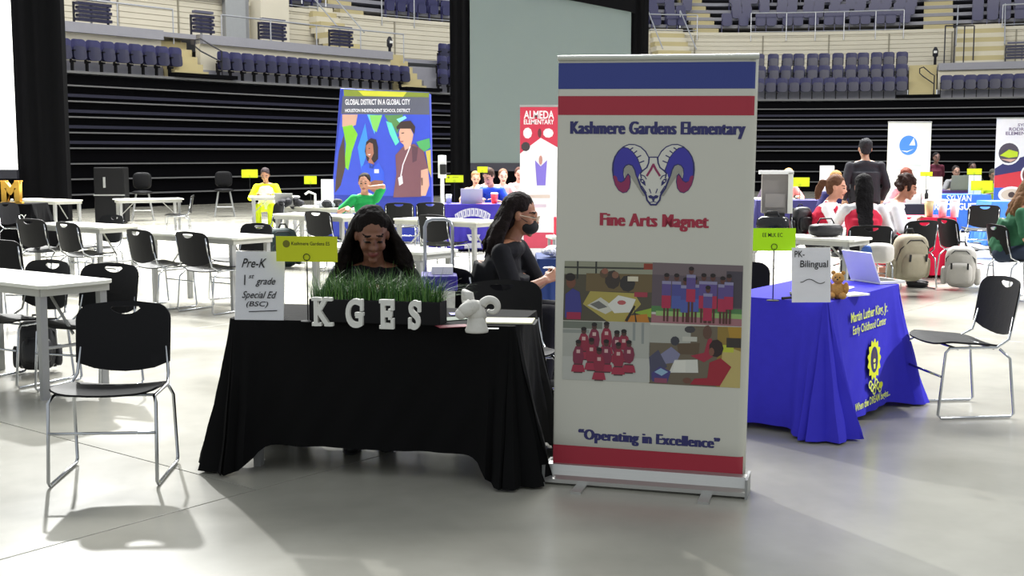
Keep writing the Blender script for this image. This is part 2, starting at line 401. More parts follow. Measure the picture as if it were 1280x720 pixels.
# rails
def rail(name, pxs, off, h, hh, label, m=rail_steel, step=1.6, mid=True):
    a, b = sp(pxs[0], off), sp(pxs[1], off); n = max(1, round((b-a)/step)); root = empty(name, S((a+b)/2, off, h)[0], 0, label, 'railing', 'steel railings of the stands')
    inv = -root.location; k = max(n, 4)
    MB().tube([S(a+(b-a)*i/k, off, h+hh)[0]+inv for i in range(k+1)], .03, 6).build('top_rail', m, root)
    if mid: MB().tube([S(a+(b-a)*i/k, off, h+.08)[0]+inv for i in range(k+1)], .02, 6).build('bottom_rail', m, root)
    for i in range(n+1):
        p = S(a+(b-a)*i/n, off, h)[0]+inv; MB().tube([p-Vector((0, 0, .35)), p+Vector((0, 0, hh))], .025, 6).build('post', m, root)
rail('guard_rail', (480, 566), 4.9, 7.35, .95, 'steel guard rail along the upper tier left of the screen')
rail('guard_rail', (362, 402), 4.9, 7.35, .95, 'short steel guard rail above the left stairs')
rail('guard_rail', (806, 868), 4.9, 7.35, .8, 'steel guard rail between screen and right stairs')
rail('guard_rail', (934, 1121), 4.9, 7.3, .95, 'long steel guard rail along the upper right tier', step=1.1)
rail('guard_rail', (1243, 1300), 4.9, 7.35, .95, 'steel guard rail of the upper tier at the far right')
rail('concourse_rail', (84, 225), 1.3, 5.5, .75, 'steel rail along the ledge above the leftmost seats', step=2.2, mid=False)
rail('concourse_rail', (284, 507), 1.3, 5.5, .75, 'steel rail along the ledge above the seats left of the blue display', step=2.2, mid=False)
# stairs up to the upper tier
def stairs(px, w, label):
    s0 = sp(px, 4); root = empty('stair_flight', S(s0, 4, 5.5)[0], S(s0, 4)[1], label, 'stairs', 'stair flights to the upper tier')
    for k in range(9): MB().box((0, .25*k-.6, .12+.22*k), (w, .9, .22)).build('step', beige_step if k % 2 else beige_wall, root)
    for sx in (-1, 1): MB().tube([(sx*w/2, -1, .9), (sx*w/2, 1.4, 2.9), (sx*w/2, 1.4, 2.1)], .03, 6).build('handrail', rail_steel, root)
stairs(424, 1.2, 'pale stair flight climbing behind the ledge left of the blue display')
stairs(838, 1.6, 'pale stair flight climbing beside the hanging screen')
stairs(1215, 2.0, 'pale stair flight climbing at the far right of the stands')
for px, w in ((880, 1.15), (1163, 1.3), (445, 1.2)):   # aisle steps cut through the upper rows
    root = empty('aisle_steps', S(sp(px, 5.4), 5.5, 7.35)[0], S(sp(px, 5.4))[1], 'pale aisle steps through the upper seats near the %s' % {880: 'screen', 1163: 'right end', 445: 'left stairs'}[px], 'stairs', 'aisle steps of the upper tier')
    for k in range(14): MB().box((0, .425*k+.2, .12+.225*k), (w, .45, .24)).build('step', beige_wall if k % 2 else beige_step, root)
# looped handrails in the lower aisles
for px, lab in ((268, 'dark looped handrail by the left aisle steps'), (1152, 'dark looped handrail by the right aisle steps')):
    p, a = S(sp(px, .6), .35, 4.1); r = empty('aisle_handrail', p, a, lab, 'handrail', 'dark looped handrails')
    MB().tube([(.25, 0, 0), (.25, 0, .85), (.1, .1, .95), (-.2, .5, 1.25), (-.35, .6, 1.2), (-.35, .6, 1.0), (-.2, .5, .85), (.25, 0, .5)], .025, 8).build('rail_loop', rail_dark, r)
# folded seat units on the ledge
def folded(px, w, lab):
    p, a = S(sp(px, 1.9), 1.9, 5.5); r = empty('folded_seat_unit', p, a, lab, 'folded seats', 'folded seat units on the ledge')
    for k in range(5): MB().box((0, 0, .22+.12*k), (w-.1*(k % 2), .22, .09)).build('seat_shell', navy_dark, r)
    for sx in (-.5, 0, .5): MB().box((sx*w, .12, .4), (.05, .06, .7)).build('stand_post', rail_dark if sx else rail_steel, r)
    MB().box((0, 0, .85), (w*.92, .2, .08)).build('seat_back', mat('grey_shell', '#55566a', .5), r)
for px, w, l in ((126, 1.2, 'left of the left doorway'), (260, .8, 'above the left aisle steps'), (347, 1.1, 'in front of the pale pillar'), (430, 1.0, 'below the left stairs'), (1268, 1.3, 'at the far right')):
    folded(px, w, 'stack of dark folded seats on the concourse ledge '+l)
# vestibule frame and small statues seen on the concourse
p, a = S(sp(1190, 4.2), 2.9, 5.5); r = empty('gate_frame', p, a, 'thin grey metal gate frame standing on the right concourse', 'gate')
for x in (-.6, -.2, .2, .6): MB().tube([(x, x*.3, 0), (x, x*.3, 1.75)], .03, 6).build('post', rail_dark, r)
MB().tube([(-.6, -.18, 1.75), (.6, .18, 1.75)], .03, 6).build('top_bar', rail_dark, r)
for px, l in ((486, 'dark hydrant-like fire fitting on the concourse left of the screen'), (1160, 'slim dark fire fitting on the right concourse')):
    p, a = S(sp(px, 4.2), 4.0, 5.5); r = empty('fire_fitting', p, a, l, 'fire fitting')
    MB().lathe([(.06, 0), (.06, .5), (.12, .55), (.12, .8), (.05, .95)], 10).build('body', rail_dark, r, True); MB().box((0, -.12, .72), (.14, .05, .1)).build('plate', paper, r)

def rounded(w, d, h, n=12, k=10, e=.55):
    vs = []; fs = []
    def sp_(a, p): return math.copysign(abs(a)**p, a)
    for i in range(k+1):
        a = -math.pi/2+math.pi*i/k
        for j in range(n):
            b = 2*math.pi*j/n; vs.append((w/2*sp_(math.cos(a), e)*sp_(math.cos(b), e), d/2*sp_(math.cos(a), e)*sp_(math.sin(b), e), h/2*sp_(math.sin(a), e)))
    for i in range(k):
        for j in range(n): fs.append((i*n+j, i*n+(j+1) % n, (i+1)*n+(j+1) % n, (i+1)*n+j))
    return vs, fs

# ------------------------------------------------------------------ screens and black drapes
def drape_panel(name, px0, px1, Y, hb, ht, label, fold=.12, parent=None):
    a = atY(px0, 195, Y); b = atY(px1, 195, Y); w = b.x-a.x; n = max(8, int(w/.1)); mb = MB(); vs = []; fs = []
    for z in (hb, ht):
        for i in range(n+1): vs.append((-w/2+w*i/n, fold*math.sin(i*1.9)*.5+fold*.3*math.sin(i*.7), z))
    for i in range(n): fs.append((i, i+1, n+2+i, n+1+i))
    mb.add(vs, fs); vs2 = [(x, y+.25, z) for x, y, z in vs]; mb.add(vs2, fs)
    for i in (0, n): mb.add([vs[i], vs2[i], vs2[i+n+1], vs[i+n+1]], [(0, 1, 2, 3)])
    o = mb.build(name, drape, parent, True); o.location = ((a.x+b.x)/2, Y, 0); tag(o, label, 'curtain'); return o
drape_panel('stage_curtain', 21, 82, 27, 0, 7, 'black curtain hanging right of the bright left screen')
drape_panel('stage_curtain', 563, 590, 30, 0, 7.5, 'narrow black curtain on the left side of the grey projection screen')
drape_panel('stage_curtain', 784, 809, 30, 0, 7.5, 'narrow black curtain on the right side of the grey projection screen')
drape_panel('stage_curtain', 586, 790, 30.4, 0, 1.9, 'low black skirt curtain under the grey projection screen')
drape_panel('stage_curtain', -40, 24, 27.3, 0, 1.25, 'low black skirt curtain under the bright left screen')
def screen(name, px0, px1, Y, hb, ht, m, label, slope=0):
    a = atY(px0, 195, Y); b = atY(px1, 195, Y); w = b.x-a.x; r = empty(name, ((a.x+b.x)/2, Y, 0), 0, label, 'projection screen')
    MB().prism([(-w/2, hb), (w/2, hb), (w/2, ht-slope), (-w/2, ht)], -.03, .03).build('screen_surface', m, r)
    MB().prism([(-w/2-.1, ht), (w/2+.1, ht-slope*1.05), (w/2+.1, ht-slope*1.05+.9), (-w/2-.1, ht+.9)], -.05, .05).build('top_border', drape, r)
    MB().box((0, .02, hb-.1), (w, .12, .2)).build('bottom_border', rail_dark, r)
    return r
screen('projection_screen', 588, 787, 29.8, 1.38, 5.8, mat('screen_grey', '#65706e', .8, var=.03, scale=.4), 'large grey projection screen between two black curtains', .75)
screen('projection_screen', -60, 21, 26.8, 1.25, 6.5, mat('lit_screen', '#ffffff', .6, emit=1.0), 'bright white projection screen at the left edge')

# ------------------------------------------------------------------ stacking chairs
def make_chair():
    r = empty('stacking_chair', (0, 0, 0))
    for sx in (-1, 1):
        x = .235*sx; xf = .25*sx
        MB().tube([(x*.9, .23, .60), (x*.95, .20, .47), (x, .12, .425), (x, -.17, .425), (xf*.99, -.2, .40), (xf, -.235, .03), (xf, -.215, .011), (xf, .215, .011), (xf, .235, .03), (xf*.98, .20, .36), (x, .14, .415)], .0085, 8).build('side_frame', chrome, r, True)
        MB().tube([(x*.9, .23, .58), (x*.9, .262, .76)], .008, 8).build('upright', chrome, r, True)
    MB().tube([(-.245, -.225, .26), (.245, -.225, .26)], .0075, 8).build('crossbar', chrome, r, True)
    MB().tube([(-.235, .10, .42), (.235, .10, .42)], .0075, 8).tube([(-.235, -.12, .42), (.235, -.12, .42)], .0075, 8).build('seat_bar', chrome, r, True)
    out = arc((.16, .12), .075, 0, 90, 5)+[(.05, .205), (-.05, .205)]+arc((-.16, .12), .075, 90, 180, 5)+[(-.232, -.09), (-.15, -.125), (-.07, -.14), (0, -.145), (.07, -.14), (.15, -.125), (.232, -.09)]
    hole = [(-.075, .168), (-.055, .152), (-.03, .142), (0, .139), (.03, .142), (.055, .152), (.075, .168), (.065, .178), (-.065, .178)]
    sheet('backrest', out, hole, [-.2, -.15, -.1, -.05, .05, .1, .15, .2], [-.05, .05], lambda x, z: (x, .275-x*x*.9+z*.17, .615+z), .008, black_plastic, r)
    so = rrect(.47, .41, .09, 5)
    def sf(x, y):
        z = .437+x*x*.35-y*.09+max(0, -y-.14)*-.22
        return (x*(1+.06*(y < 0)), y-.03, z)
    sheet('seat', so, None, [-.2, -.13, -.06, 0, .06, .13, .2], [-.17, -.12, -.05, .05, .12, .17], sf, .01, black_plastic, r)
    return r
chair0 = make_chair(); cused = [False]
def chair(x, y, rz, label, group='black stacking chairs'):
    if not cused[0]: cused[0] = True; chair0.location = (x, y, 0); chair0.rotation_euler = (0, 0, R(rz)); return tag(chair0, label, 'chair', group)
    return dup(chair0, (x, y, 0), R(rz), label, group)
def chairpx(px, py, rz, label, Y=None, h=.82):
    """chair whose backrest top is seen at px,py; rz turns it (0 faces the camera side)"""
    p = at(px, py, h); a = R(rz); back = Vector((-math.sin(a)*.27, math.cos(a)*.27, 0)); q = p-back; return chair(q.x, q.y, rz, label)
chair(-1.935, 5.73, 4, 'empty black stacking chair at front left facing the camera')
chair(2.72, 7.23, -84, 'empty black chair at the right end of the royal blue table')
chairpx(139, 329, -18, 'black chair directly behind the empty front left chair')
chairpx(62, 325, -30, 'black chair on the far side of the nearest white table at left')
chairpx(37, 273, 156, 'black chair with sunlit seat, left one at the second white table')
chairpx(82, 277, 142, 'black chair right of the one with the bright seat at the second white table')
chairpx(141, 268.5, -35, 'black chair across the second white table, back half hidden by the tabletop')
chairpx(172, 286, 140, 'black chair with bright seat left of the third white table')
chairpx(237, 289, 146, 'black chair in the middle in front of the third white table')
chairpx(322, 279, -32, 'black chair on the far right side of the third white table')
chairpx(240, 243.5, -78, 'black chair with bright seat at the right end of the far back table')
chairpx(-6, 299, 170, 'black chair back cut by the left edge above the nearest table')
chairpx(8, 253, 70, 'black chair below the yellow letter at the left edge')
chairpx(396, 263.5, 150, 'black chair behind the yellow name card, in front of the bag-covered table')
chairpx(540, 268, 150, 'black chair just behind the chrome hand cart')
chair(-1.78, 19.3, 178, 'left one of two black chairs under the printed boy on the blue display')
chair(-1.31, 19.4, 182, 'right one of two black chairs under the printed boy on the blue display')
chairpx(350, 253, -60, 'black chair beside the dark bag, near the yellow vest')
chairpx(468, 281, -20, 'black chair hidden behind the seated woman reading')
chair(-.20, 8.16, 128, 'black chair holding the woman in the mask')
chair(-.02, 6.78, 8, 'empty black chair between the black table and the masked woman')
chair(-.77, 6.78, 0, 'black chair of the woman reading behind the black table')
chair(1.52, 8.1, -10, 'black chair behind the lime card and the royal blue table')
chair(3.68, 14.4, 60, 'black chair of the woman with the ponytail')
chair(3.85, 13.0, 172, 'black chair of the woman with very long black hair')
chairpx(1154, 275, 200, 'black chair with the beige backpack at the red table')
chair(5.42, 14.3, 100, 'black chair seen edge-on at the right corner of the red table')
chairpx(1231, 256, 170, 'black chair behind the cups, below the blue table')
chair(5.5, 13.0, 96, 'black chair under the woman in the green shirt')
# two taller chairs by the stand wall
for px, Y, l in ((178, 29, 'tall dark swivel chair behind the far back table'), (280, 31, 'tall dark swivel chair standing alone near the bleacher wall')):
    p = atY(px, 240, Y); r = empty('drafting_chair', (p.x, Y, 0), R(15), l, 'chair', 'tall swivel chairs by the bleachers')
    MB().add(*rounded(.44, .12, .40), M=Matrix.Translation((0, .1, .96))).build('backrest', black_plastic, r, True); MB().ell((0, -.1, .68), (.25, .24, .05)).build('seat', black_plastic, r, True)
    for sx in (-1, 1):
        for sy in (-1, 1): MB().tube([(sx*.14, sy*.12-.1, .66), (sx*.25, sy*.22-.1, .01)], .02, 6).build('leg', leg_grey, r)
    MB().tube([(-.2, -.3, .25), (.2, -.3, .25)], .015, 6).build('foot_bar', leg_grey, r)

# ------------------------------------------------------------------ folding tables (near corner at the origin, long side towards -X, short side towards +Y)
def table(px, py, ang, L, D, label, h=.74, cloth=False, sx=-1, pos=None):
    p = pos or at(px, py, h); r = empty('folding_table', (p.x, p.y, 0), R(ang), label, 'table', 'folding tables')
    c = .04; k = sx
    out = [(-k*0, 0)]
    o = [(c, 0), (L-c, 0), (L, c), (L, D-c), (L-c, D), (c, D), (0, D-c), (0, c)]; o = [(x*k, y) for x, y in o]
    mb = MB(); n = 8; mb.add([(x, y, h-.022) for x, y in o]+[(x, y, h) for x, y in o], [tuple(range(n)), tuple(range(2*n-1, n-1, -1))]+[(i, i+n, (i+1) % n+n, (i+1) % n) for i in range(n)])
    mb.build('tabletop', table_white, r)
    MB().box((k*L/2, .03, h-.047), (L-.1, .02, .05)).box((k*L/2, D-.03, h-.047), (L-.1, .02, .05)).box((k*.05, D/2, h-.047), (.02, D-.04, .05)).box((k*(L-.05), D/2, h-.047), (.02, D-.04, .05)).build('apron', table_edge, r)
    for x in (.09, L-.09):
        for y in (.05, D-.05):
            MB().box((k*x, y, (h-.03)/2), (.035, .05, h-.03), tx=1.5).build('leg', leg_grey, r)
        MB().tube([(k*x, .05, .33), (k*x, D-.05, .33)], .011, 6).build('leg_brace', leg_grey, r)
        xi = .4 if x < L/2 else L-.4
        MB().tube([(k*x, D/2, .4), (k*xi, D/2, h-.03)], .01, 6).build('folding_stay', leg_grey, r)
    return r
GR = -36      # the grid the tables stand on
table(52, 358, GR, 1.42, .54, 'nearest white folding table at the left edge')
table(125, 284.5, GR, 1.42, .56, 'second white folding table from the front at left')
table(293, 297.5, GR, 1.42, .56, 'third white folding table, right of the second, chairs in front')
table(69, 251, GR, 1.6, .6, 'far white table in front of the black curtain')
table(145, 249.5, 25, 1.25, .6, 'far white table before the dark equipment case', sx=1)
table(312, 246, 15, 1.0, .6, 'far white table in front of the person in yellow', sx=1)
table(430, 271, GR, 1.42, .56, 'white table with dark bag beneath, left of the reading woman')
table(440, 261, GR, 1.6, .6, 'white table heaped with bags and papers near the green shirt')
table(597, 277.5, GR, 1.42, .56, 'white table in front of the purple-draped table')
table(530, 316, GR, 1.42, .5, 'white table right behind the reading woman, by the hand cart')
table(1066, 300, GR-4, 1.42, .5, 'white table behind the royal blue table')
table(995, 248, 5, 1.2, .6, 'white table with purple skirt behind the ponytail woman')
table(640, 380, -11, 1.40, .56, 'folding table hidden under the black tablecloth', pos=Vector((.0, 5.62, 0)))
table(640, 380, -38, 1.28, .56, 'folding table hidden under the royal blue tablecloth', sx=1, pos=None) if False else None

# ------------------------------------------------------------------ tablecloths
def cloth(name, M, w, d, h, m, label, hem=.1, flare=.04, corner=.2, amp=.012, cdrop=1.0, seed=0, folds=7, cat='tablecloth', parent=None):
    """cloth over a w x d table centred on M; hangs to hem above the floor, corners cascade outwards"""
    rnd = random.Random(seed); per = []; rr = .02; N = 26
    def side(a, b, nrm, n):
        for i in range(n): t = (i+.5)/n; per.append((a[0]+(b[0]-a[0])*t, a[1]+(b[1]-a[1])*t, nrm[0], nrm[1], min(t, 1-t)*(w if nrm[0] == 0 else d), t))
    W, D = w/2, d/2
    def corner_(cx, cy, a0):
        for i in range(7): a = R(a0+90*i/6); per.append((cx+rr*math.cos(a), cy+rr*math.sin(a), math.cos(a), math.sin(a), 0, 0))
    side((-W, -D), (W, -D), (0, -1), int(w*40)); corner_(W-rr, -D+rr, -90); side((W, -D), (W, D), (1, 0), int(d*40)); corner_(W-rr, D-rr, 0)
    side((W, D), (-W, D), (0, 1), int(w*40)); corner_(-W+rr, D-rr, 90); side((-W, D), (-W, -D), (-1, 0), int(d*40)); corner_(-W+rr, -D+rr, 180)
    K = 14; n = len(per); vs = []; fs = []
    for k in range(K+1):
        t = k/K
        for i, (x, y, nx, ny, dc, tt) in enumerate(per):
            q = math.exp(-(dc/.15)**4)                    # 1 at a corner, 0 along a side
            drop = (h-hem)*(1-q)+min(h-.006, (h-hem)*(1+.5*cdrop))*q
            fold = amp*math.sin(dc*2*math.pi*folds+seed+x*3)*(t**1.2)*(1-q)+.035*q*math.sin(i*2.1)*t+.006*math.sin(i*.9+k)*t
            off = .004+flare*t+corner*q*t**1.3+fold
            z = h+.006-drop*t
            vs.append((x+nx*off, y+ny*off, max(.005, z)))
    for k in range(K):
        for i in range(n): fs.append((k*n+i, (k+1)*n+i, (k+1)*n+(i+1) % n, k*n+(i+1) % n))
    fs.append(tuple(range(n)))
    o = MB().add(vs, fs).build(name, m, parent, True); o.matrix_world = M
    sd = o.modifiers.new('thick', 'SOLIDIFY'); sd.thickness = .003; sd.offset = -1
    es = o.modifiers.new('edge', 'EDGE_SPLIT'); es.split_angle = R(60)
    if label: tag(o, label, cat)
    return o
BT = Matrix.Translation((.0, 5.62, 0)) @ Matrix.Rotation(R(-11), 4, 'Z')
MB_ = BT @ Matrix.Translation((-.70, .28, 0))
cloth('tablecloth', MB_, 1.43, .60, .745, black_cloth, 'long black tablecloth behind the white letters, corners trailing on the floor', hem=.13, flare=.03, corner=.13, amp=.010, seed=2, folds=3, cdrop=2)
blue_pos = at(1032, 379, .75)
BLM = Matrix.Translation((blue_pos.x, blue_pos.y, 0)) @ Matrix.Rotation(R(54), 4, 'Z')
MBL = BLM @ Matrix.Translation((.62, .31, 0))
cl = cloth('tablecloth', MBL, 1.20, .62, .745, blue_cloth, 'royal blue tablecloth printed with yellow lettering beside the tall banner', hem=.03, flare=.03, corner=.15, amp=.006, seed=5, folds=3, cdrop=1)
r = table(0, 0, 54, 1.18, .56, 'folding table hidden under the royal blue tablecloth', sx=1, pos=BLM @ Vector((.03, .03, 0)))
# print on the long side of the blue cloth
yel = mat('cloth_print_yellow', '#e6f06a', .7, var=.02); yel2 = mat('cloth_print_bright', '#e3ea1c', .7, var=.02); navyp = mat('cloth_print_navy', '#2a2a6a', .7)
til = math.atan(.03/.715)
def BF(x, z): 
    t = (.75-z)/.715; return Matrix.Translation((x-.62, -.31-.004-.03*t-.016, z)) @ Matrix.Rotation(-til, 4, 'X') @ UPR
text('cloth_lettering', 'Martin Luther King, Jr.', .62, .075, yel, cl, BF(.64, .625), bold=.02)
text('cloth_lettering', 'Early Childhood Center', .56, .065, yel, cl, BF(.64, .55), bold=.015)
text('cloth_lettering', 'When the DREAM begins...', .60, .06, yel, cl, BF(.68, .10), bold=.02)
eb = []
pet = [(.105*(1+.10*math.cos(13*a))*math.cos(a), .115*(1+.10*math.cos(13*a))*math.sin(a)) for a in [2*math.pi*i/104 for i in range(104)]]
eb.append((yel2, pet)); eb.append(disc(navyp, 0, 0, .062, .078, 24)); eb.append(disc(mat('print_brown', '#4a3a50', .7), 0, .005, .034, .058, 16)); eb.append(disc(yel, 0, -.005, .02, .012)); eb.append((yel, [(-.018, -.025), (.018, -.025), (.012, -.055), (-.012, -.055)]))
for i in range(6):
    x = -.075+.03*i; z = -.14-.022*(i % 3); eb.append(disc(yel, x, z, .03, .026, 12)); eb.append(disc(navyp, x+.002, z, .018, .015, 10))
eb.append(disc(yel2, .09, -.165, .035, .02, 12))
MM = BF(.70, .345) @ UPR.inverted(); e_ = flat('cloth_emblem', eb, cl); e_.data.transform(MM)

# ------------------------------------------------------------------ the tall school banner
pbl = at(691, 600)
BYAW = R(-14); BO = Vector((pbl.x, pbl.y, 0)); BP = Plane(BO, BYAW, 0, R(.6))
ban = empty('rollup_banner', BO, 0, 'tall white roll-up school banner with blue and red bands and ram emblem', 'banner')
BW = .905
ban_white = mat('banner_vinyl', '#c9c8bd', .45, var=.02, scale=3); bl_blue = mat('banner_blue', '#2b3a86', .45, var=.03); bl_red = mat('banner_red', '#a32438', .45, var=.03)
BL = Matrix.Rotation(BYAW, 4, 'Z') @ Matrix.Rotation(R(.6), 4, 'Y')
def bchild(o): o.data.transform(BL); return o
vs = []; fs = []; nx = 16; nz = 12
xs_ = [0, .008, .02, .04]+[.04+(BW-.08)*i/8 for i in range(1, 8)]+[BW-.04, BW-.022, BW-.01, BW]
def byy(x):
    e = max(0, x-(BW-.035))/.035; return .034*e*e
for z in [.085+(1.99-.085)*i/nz for i in range(nz+1)]:
    for x in xs_: vs.append((x, byy(x), z))
w_ = len(xs_)
for i in range(nz):
    for j in range(w_-1): fs.append((i*w_+j, i*w_+j+1, (i+1)*w_+j+1, (i+1)*w_+j))
o = MB().add(vs, fs).build('banner_panel', ban_white, ban, True); bchild(o)
sd = o.modifiers.new('thick', 'SOLIDIFY'); sd.thickness = .002; sd.offset = 1
def band(name, z0, z1, m):
    vs = [(x, byy(x)-.003, z) for z in (z0, z1) for x in xs_]; fs = [(j, j+1, w_+j+1, w_+j) for j in range(w_-1)]
    bchild(MB().add(vs, fs).build(name, m, ban, True))
zz = lambda py, px=820: BP.p(px, py)[1]
band('blue_band', zz(111), zz(78), bl_blue); band('red_band', zz(144), zz(120), bl_red); band('red_band', zz(590), zz(564), bl_red)
bchild(MB().tube([(-.005, 0, 2.0), (BW+.005, 0, 2.0)], .013, 8).build('top_rail', mat('aluminium', '#c4c6bd', .35, .5), ban))
al = mat('aluminium_cassette', '#b9b9b6', .3, .7)
prof = [(-.06, 0), (-.085, .012), (-.085, .03), (-.05, .042), (-.035, .06), (-.02, .085), (.02, .09), (.06, .075), (.08, .03), (.08, 0)]
mb = MB(); n = len(prof); mb.add([(-.02, y, z) for y, z in prof]+[(BW+.012, y, z) for y, z in prof], [tuple(range(n)), tuple(range(2*n-1, n-1, -1))]+[(i, i+n, (i+1) % n+n, (i+1) % n) for i in range(n)])
bs = mb.build('base_cassette', al, ban); bs.data.transform(Matrix.Rotation(BYAW-R(2), 4, 'Z'))
o = MB().box((BW+.018, 0, .045), (.012, .17, .092)).box((-.026, 0, .045), (.012, .17, .092)).build('end_cap', leg_grey, ban); o.data.transform(Matrix.Rotation(BYAW-R(2), 4, 'Z'))
for x in (.16, BW-.16):
    o = MB().box((x, 0, .006), (.05, .42, .012)).build('foot', al, ban); o.data.transform(Matrix.Rotation(BYAW-R(2), 4, 'Z'))
bchild(MB().tube([(BW/2, .05, .05), (BW/2, .03, 1.99)], .01, 8).build('support_pole', chrome, ban))
nv = mat('print_navy', '#2c2c66', .5); rd = mat('print_red', '#a02840', .5)
def btext(body, pa, pb, hh, m, bold):
    (x0, z0), (x1, z1) = BP.p(*pa), BP.p(*pb); s_ = BP.p(pa[0], pa[1]-hh)[1]-z0
    t = text('banner_lettering', body, math.hypot(x1-x0, z1-z0), s_, m, ban, BL @ TM((x0+x1)/2, -.0035, (z0+z1)/2), bold=.004, fat=.0046, space=1.06); return t
btext('Kashmere Gardens Elementary', (714, 162.5), (931, 162.5), 21, nv, .045)
btext('Fine Arts Magnet', (751, 277), (885, 279), 21, rd, .045)
btext('\u201cOperating in Excellence\u201d', (724, 546), (899, 554), 17, nv, .045)
# ram emblem
blu = mat('print_royal', '#3a35a0', .5); crm = mat('print_crimson', '#8c2a58', .5); wht = mat('print_white', '#d2d1c8', .5); gsh = mat('print_shadow', '#9a9990', .5)
polys = []
def mir(pts): return [(910-x, y) for x, y in pts]
horn = [(415, 215), (380, 150), (330, 105), (270, 82), (210, 80), (150, 105), (100, 150), (65, 205), (45, 270), (40, 340), (50, 420), (70, 490), (105, 545), (150, 572), (190, 562), (218, 525), (230, 460), (224, 400), (202, 372), (185, 395), (165, 425), (156, 380), (160, 330), (180, 300), (210, 288), (240, 300), (262, 340), (275, 390), (300, 450), (330, 440), (325, 370), (350, 350), (390, 320), (408, 270)]
blue_in = [(190, 118), (140, 125), (105, 165), (75, 215), (60, 280), (60, 380), (75, 430), (100, 450), (140, 455), (160, 440), (150, 380), (150, 325), (175, 290), (210, 278), (250, 292), (275, 340), (290, 400), (310, 430), (318, 370), (335, 350), (318, 290), (290, 220), (245, 160)]
crim = [(52, 400), (75, 490), (108, 540), (150, 565), (188, 555), (212, 520), (222, 460), (216, 405), (203, 385), (180, 420), (165, 448), (130, 468), (100, 450), (90, 410), (72, 395)]
ribs = [(165, 110), (210, 90), (270, 92), (325, 115), (372, 160), (404, 218), (400, 270), (382, 312), (345, 342), (325, 290), (300, 220), (250, 155), (205, 118)]
head = [(415, 215), (400, 290), (360, 350), (315, 380), (300, 440), (335, 520), (380, 590), (390, 640), (425, 688), (485, 688), (520, 640), (530, 590), (575, 520), (610, 440), (595, 380), (550, 350), (510, 290), (495, 215)]
shd = [(262, 340), (240, 300), (210, 290), (182, 302), (162, 335), (170, 410), (190, 385), (205, 365), (235, 420), (300, 520), (350, 600), (375, 600), (330, 520), (300, 450)]
polys += [(gsh, shd), (gsh, mir(shd)), (nv, horn), (nv, mir(horn))]
for p_ in (blue_in,): polys += [(blu, p_), (blu, mir(p_))]
polys += [(crm, crim), (crm, mir(crim)), (wht, ribs), (wht, mir(ribs)), (wht, head)]
for q in ([(225, 135), (250, 118)], [(262, 170), (290, 150)], [(290, 215), (330, 195)], [(315, 268), (360, 250)]):
    polys += stroke(nv, q, 12)+stroke(nv, mir(q), 12)
hl = [(415, 215), (408, 270), (390, 315), (350, 345), (325, 375), (335, 420)]
polys += stroke(nv, hl, 13)+stroke(nv, mir(hl), 13)+stroke(nv, [(412, 212), (498, 212)], 10)
jaw = [(302, 430), (335, 520), (382, 590), (392, 640), (428, 686), (482, 686), (518, 640), (528, 590), (575, 520), (608, 430)]
polys += stroke(nv, jaw, 17)
for q in ([(455, 285), (430, 335), (392, 395)],): polys += stroke(crm, q, 22)+stroke(crm, mir(q), 22)
eye = [(318, 425), (350, 430), (372, 455), (378, 500), (350, 480), (325, 455)]
polys += [(nv, eye), (nv, mir(eye)), disc(wht, 345, 450, 10, 7), disc(wht, 565, 450, 10, 7)]
for q in ([(325, 385), (365, 400), (385, 430)], [(340, 500), (385, 570)], [(415, 530), (430, 570)]): polys += stroke(nv, q, 9)+stroke(nv, mir(q), 9)
nose = [(402, 598), (430, 590), (455, 604), (480, 590), (508, 598), (498, 620), (470, 628), (462, 655), (448, 655), (440, 628), (412, 620)]
polys += [(nv, nose)]+stroke(nv, [(420, 664), (455, 656), (490, 664)], 7)
tf = lambda x, y: BP.p(760+x/8, 170+y/8)
bchild(flat('ram_emblem', polys, ban, y=-.0035, tf=tf, step=.00004))
# four photographs printed on the banner (plain shapes of their contents)
def C(h): return mat('ink_'+h.strip('#'), h, .5, var=.05)
def photo(quad, items, name='printed_photo'):
    """quad: pixel corners tl,tr,br,bl; items: (colour, [(u,v)..]) in 0..1 photo coordinates, v down"""
    tl, tr, br, bl_ = quad
    def T(u, v):
        a = (tl[0]+(tr[0]-tl[0])*u, tl[1]+(tr[1]-tl[1])*u); b = (bl_[0]+(br[0]-bl_[0])*u, bl_[1]+(br[1]-bl_[1])*u)
        return BP.p(a[0]+(b[0]-a[0])*v, a[1]+(b[1]-a[1])*v)
    return bchild(flat(name, [(C(c), pts) for c, pts in items], ban, y=-.0035, tf=T, step=.00005))
def bx(a, b, c, d): return [(a, b), (c, b), (c, d), (a, d)]
def el(x, y, rx, ry, n=9): return [(x+rx*math.cos(6.2832*i/n), y+ry*math.sin(6.2832*i/n)) for i in range(n)]
